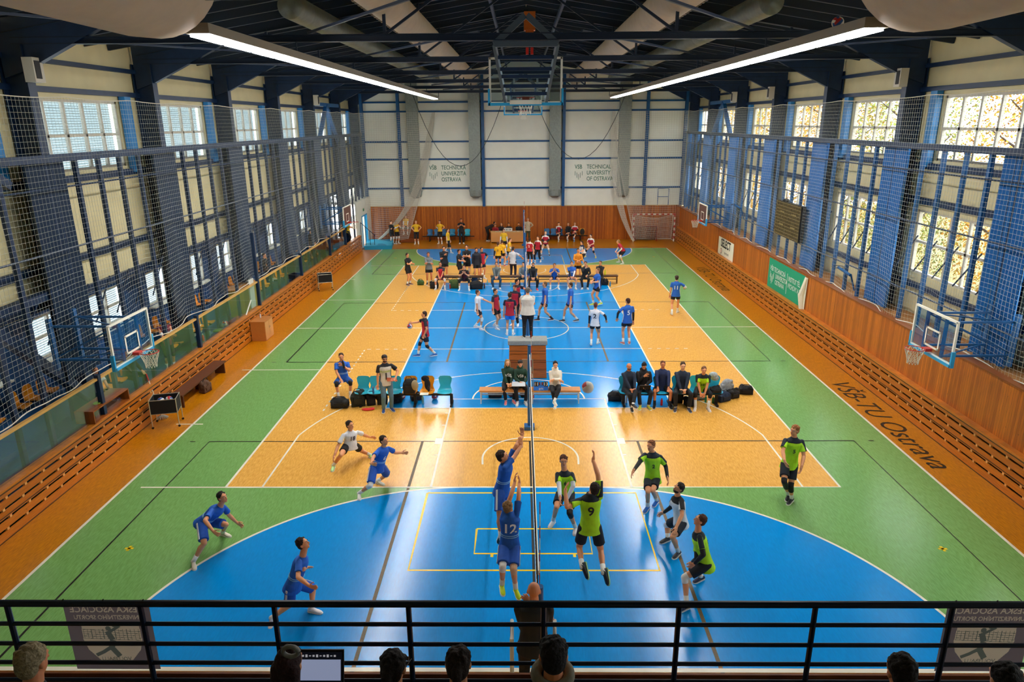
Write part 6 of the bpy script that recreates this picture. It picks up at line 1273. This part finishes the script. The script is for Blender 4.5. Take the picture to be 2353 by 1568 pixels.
# ---- banners on the right wood wall
t = empty('wall_banner', (11.39, 30.5, 1.1), 0, 'white SELECT banner hung on the right wood wall', 'banner'); BW = mat('EDE8D6', .7); Y_, Z_ = (0, -1, 0), (0, 0, 1)
MB().box((0, 0, .48), (.01, 3.0, 1.0)).build('cloth', BW, t); b = MB(); text_on(b, 'SELECT', (-.012, .0, .68), Y_, Z_, .62, .03, sx=.95); b.build('lettering', BLK, t); b = MB(); text_on(b, 'sportovní', (-.012, -.25, .22), Y_, Z_, .22, .005); b.lathe((-.01, .85, .22), [(.17, 0), (.17, .004)], 16, (-1, 0, 0)); b.build('emblem_lettering', mat('6A6A6E', .6), t)
b = MB(); b.lathe((-.016, .85, .22), [(.13, 0), (.13, .004)], 16, (-1, 0, 0)); b.build('emblem_centre', mat('E8C8C0', .6), t)
t = empty('wall_banner', (11.38, 21.0, .95), 0, 'green university banner with its right edge folded over, on right wall', 'banner'); GB = mat('0E9A72', .7)
b = MB(); b.add([(0, 2.3, .05), (0, -1.85, .05), (0, -1.5, .7), (0, -2.05, 1.48), (0, 2.3, 1.48)], [(0, 1, 2, 3, 4)]); b.add([(.01, 2.3, .05), (.01, -1.85, .05), (.01, -1.5, .7), (.01, -2.05, 1.48), (.01, 2.3, 1.48)], [(4, 3, 2, 1, 0)]); b.build('cloth', GB, t)
b = MB(); b.tube([(-.03, -2.25, 1.46), (-.09, -1.98, .7), (-.06, -2.12, -.12)], 0, 8, True, [.03, .13, .07]); b.add([(-.01, -2.0, 1.46), (-.01, -2.3, 1.46), (-.01, -2.22, -.1), (-.01, -1.85, .02), (-.01, -1.55, .7)], [(0, 1, 2, 3, 4)]); b.build('folded_edge', BW, t)
b = MB()
for i, s_t in enumerate(('VŠB TECHNICKÁ', 'UNIVERZITA', 'OSTRAVA')): text_on(b, s_t, (-.012, (2.05 if i == 0 else 1.32), 1.05-i*.27), Y_, Z_, .3, .006, 0, 'LEFT', sx=.86)
text_on(b, 'INSTITUT TĚL', (-.012, -.25, 1.0), Y_, Z_, .3, .006, 0, 'LEFT', sx=.72); text_on(b, 'VÝCHOVY A S', (-.012, -.25, .7), Y_, Z_, .3, .006, 0, 'LEFT', sx=.72); b.bb(-.014, -.01, -.13, -.1, .3, 1.2)
for i, (a, c) in enumerate(((.9, .6), (.8, .45), (.7, .35), (.8, .45), (.9, .6))): b.bb(-.014, -.01, 2.0-i*.11, 1.97-i*.11, c, a)
b.build('lettering', mat('E8F4EC', .6), t)
# ---- wall scoreboard frame
t = empty('caged_scoreboard', (11.5, 22.0, 3.55), 0, 'dark caged scoreboard panel hanging behind the right net', 'scoreboard'); MB().box((.12, 0, .75), (.2, 2.9, 1.5)).build('casing', mat('2A2620', .5), t)
b = MB(); [b.box((-.0, -1.4+i*.14, .75), (.02, .02, 1.5)) for i in range(21)]; [b.box((-.0, 0, .05+i*.14), (.02, 2.9, .02)) for i in range(11)]; b.build('cage_grille', mat('8A7A50', .5), t); MB().lathe((.1, .6, 1.52), [(.16, 0), (.15, .06), (.06, .12)], 14).build('siren', BLK, t)
b = MB()
for y in (-.7, .7):
    for z in (.5, 1.05): b.box((.015, y, z), (.01, .5, .06))
b.build('display_bars', mat('B8A878', .5), t)
# small brackets (spare baskets) on the right frame
for y, z in ((15.6, 3.3), (28.8, 4.1)):
    t = empty('folded_basket_arm', (11.35, y, z), 0, 'small blue folded basket arm on the right net frame, %s' % ('nearer one' if y < 20 else 'farther one'), 'bracket'); MB().tube([(0, -.5, 0), (0, .5, .08)], .05, 8).tube([(.1, -.3, 0), (.3, -.3, -.6)], .03, 6).build('arm', STEELB, t); MB().tube([(.23*math.cos(a*PI/8)+.05, .6+.23*math.sin(a*PI/8), 0.08) for a in range(17)], .014, 5, False).build('ring', NAVY, t)
# ---- officials' table, far box, crash mat
t = empty('officials_table', (-1.2, 42.75, 0), 0, 'light wooden officials table at the back wall', 'table'); MB().box((0, 0, .8), (2.5, .7, .04)).build('tabletop', mat('D8A868', .4), t); MB().box((0, -.33, .44), (2.44, .03, .7)).build('front_panel', mat('D89A58', .4), t)
for s in (-1, 1): MB().box((s*1.2, 0, .4), (.04, .64, .78)).build('end_panel', mat('C88A4A', .4), t)
t = empty('score_sign', (-1.15, 42.55, .83), 0, 'white score sign standing on the officials table', 'sign'); MB().box((0, 0, .14), (.62, .04, .24)).build('sign_board', WHITE, t); b = MB(); text_on(b, '08 04', (0, -.03, .14), (1, 0, 0), (0, 0, 1), .18, .01); b.build('digits', BLK, t)
for i, x in enumerate((-2.0, -1.75, -.7, -.4)): tag(MB().box((x, 42.65, .825), (.21, .28, .005)).build('paper_sheet', WHITE), 'white paper sheet on the officials table', 'paper', 'paper sheets on the officials table')
t = empty('wooden_box', (-8.6, 43.3, 0), 0, 'large wooden vaulting box against the back wall under the seated woman', 'vaulting box')
for i in range(3): MB().box((0, 0, .17+i*.34), (1.15-.02*i, .8, .33)).build('box_section', plank_mat('far_box_plywood_%d' % i, '9A5020', '8A4418', 'Z', .34), t)
MB().box((0, 0, 1.06), (1.2, .85, .07)).build('padded_top', mat('8A7A64', .8), t)
t = empty('crash_mat', (-10.45, 41.4, 0), .12, 'big turquoise crash mat lying in the far left corner', 'mat'); b = MB(); n = 10; vs = []
for i in range(n+1):
    for j in range(n+1):
        u, v = i/n, j/n; z = .27+.05*math.sin(u*7+v*3)*math.sin(v*6)+.05*math.sin(PI*u)*math.sin(PI*v); vs.append((-.95+1.9*u, -1.5+3.0*v, z))
fs = [(i*(n+1)+j, (i+1)*(n+1)+j, (i+1)*(n+1)+j+1, i*(n+1)+j+1) for i in range(n) for j in range(n)]; b.add(vs, fs)
b.build('mat_top', mat('1FB0D8', .35, bump=.3, nscale=4), t, True); MB().bb(-.95, .95, -1.5, 1.5, 0, .27).build('mat_side', mat('1890BC', .5), t)
t = empty('backpack', (at(1338, 533, Y=43.3).x, 43.3, .46), 0, 'dark backpack standing on the orange far chair', 'backpack'); remesh(MB().ell((0, 0, .22), (.18, .13, .24)).box((0, -.02, .16), (.26, .2, .28)).build('bag_body', mat('2A2420', .8), t), .02)
t = empty('wall_ladder_frame', (10.35, 43.9, 2.56), 0, 'small blue ladder frame above the handball goal on the back wall', 'frame'); b = MB(); b.beam((-.4, 0, 0), (-.4, 0, 1.2), .04, .04); b.beam((.4, 0, 0), (.4, 0, 1.2), .04, .04); b.beam((-.4, 0, .6), (.4, 0, .6), .04, .04); b.beam((-.4, 0, 1.2), (.4, 0, 1.2), .04, .04); b.build('frame_bars', STEELB, t)
# ---- gallery: laptop
q = at(733, 1532, Y=-5.5); t = empty('laptop', (q.x, -5.5, q.z-.12), PI, 'open laptop with grey window on screen at bottom left of centre', 'laptop')
b = MB(); b.box((0, .12, -.0), (.33, .23, .015)); b.build('keyboard_base', BLK, t); Rl = Matrix.Rotation(math.radians(-12), 3, 'X')
MB().box((0, 0, .12), (.34, .012, .23), Matrix.Rotation(math.radians(18), 3, 'X')).build('lid', BLK, t)
lid = [o for o in t.children if o.name.startswith('lid')][0]; R18 = Matrix.Rotation(math.radians(18), 3, 'X')
MB().box(V((0, 0, .12))+R18 @ V((0, .008, -.0)), (.315, .003, .2), R18).build('screen', mat('10131C', .3, emit=.2), lid); MB().box(V((0, 0, .12))+R18 @ V((0, .0105, -.02)), (.30, .002, .14), R18).build('screen_window', mat('A8B4D8', .3, emit=.22), lid)
b = MB(); [b.box(V((0, 0, .12))+R18 @ V((.13-.024*i, .0105, .075)), (.014, .002, .006+.006*(i % 3)), R18) for i in range(11)]; b.build('toolbar_icons', mat('C8C8D0', .3, emit=.2), lid)
# scrunchie and hood of two spectators
q = at(668, 1498, Y=-6.02); tag(MB().tube([(q.x+.045*math.cos(a*PI/6), q.y, q.z+.035*math.sin(a*PI/6)) for a in range(13)], .014, 8, False).build('hair_tie', mat('8A8C8C', .8, noise=.3), None, True), 'grey hair tie in the long dark red hair', 'hair tie')
q = at(1270, 1546, Y=-6.0); o = MB(); o.tube([(q.x+.10*math.cos(a*PI/8), q.y+.085*math.sin(a*PI/8), q.z-.01+.02*math.sin(a*PI/8)) for a in range(17)], .035, 10, True); tag(remesh(o.build('hood', mat('8A8474', .9, noise=.1, bump=.4)), .008), 'grey hood around the neck of the black haired spectator', 'hood')

# ---- things held by people
def J_(k): return [v for q, v in LJ.items() if k in q][0]
j = J_('drinking from a black bottle'); tag(MB().lathe(j['wL']+V((.05, -.05, .0)), [(.03, -.08), (.038, -.06), (.038, .12), (.02, .17), (.018, .19)], 12, (-.2, .25, .9)).build('drink_bottle', mat('101012', .35), None, True), 'black bottle held to the mouth of the seated blue player', 'bottle')
j = J_('backwards black cap, glasses'); tag(MB().box(j['wL']+V((-.1, -.08, -.03)), (.30, .2, .012), Euler((.2, .1, .3)).to_matrix()).build('clipboard', mat('B0502A', .5)), 'red brown clipboard held by the man in jeans', 'clipboard')
j = J_('looking down at a tablet'); tag(MB().box(V(j['pel'])+V((0, -.38, .12)), (.34, .02, .2), Matrix.Rotation(.5, 3, 'X')).build('tablet', BLK), 'black tablet on the lap of the man in black hoodie', 'tablet')
j = J_('backwards cap writing on bench'); tag(MB().box(V(j['pel'])+V((-.05, -.42, .14)), (.42, .3, .012), Matrix.Rotation(.15, 3, 'X')).build('writing_board', mat('C8CCD0', .5)), 'white score sheet board on the lap of the writing person', 'writing board')
j = J_('trousers holding something'); tag(MB().box(V(j['wR'])+V((-.02, -.1, -.02)), (.1, .08, .07)).ell(V(j['wR'])+V((-.02, -.16, -.02)), (.035, .05, .035)).build('camera', BLK), 'small black camera in the hands of the man in navy sweater', 'camera')
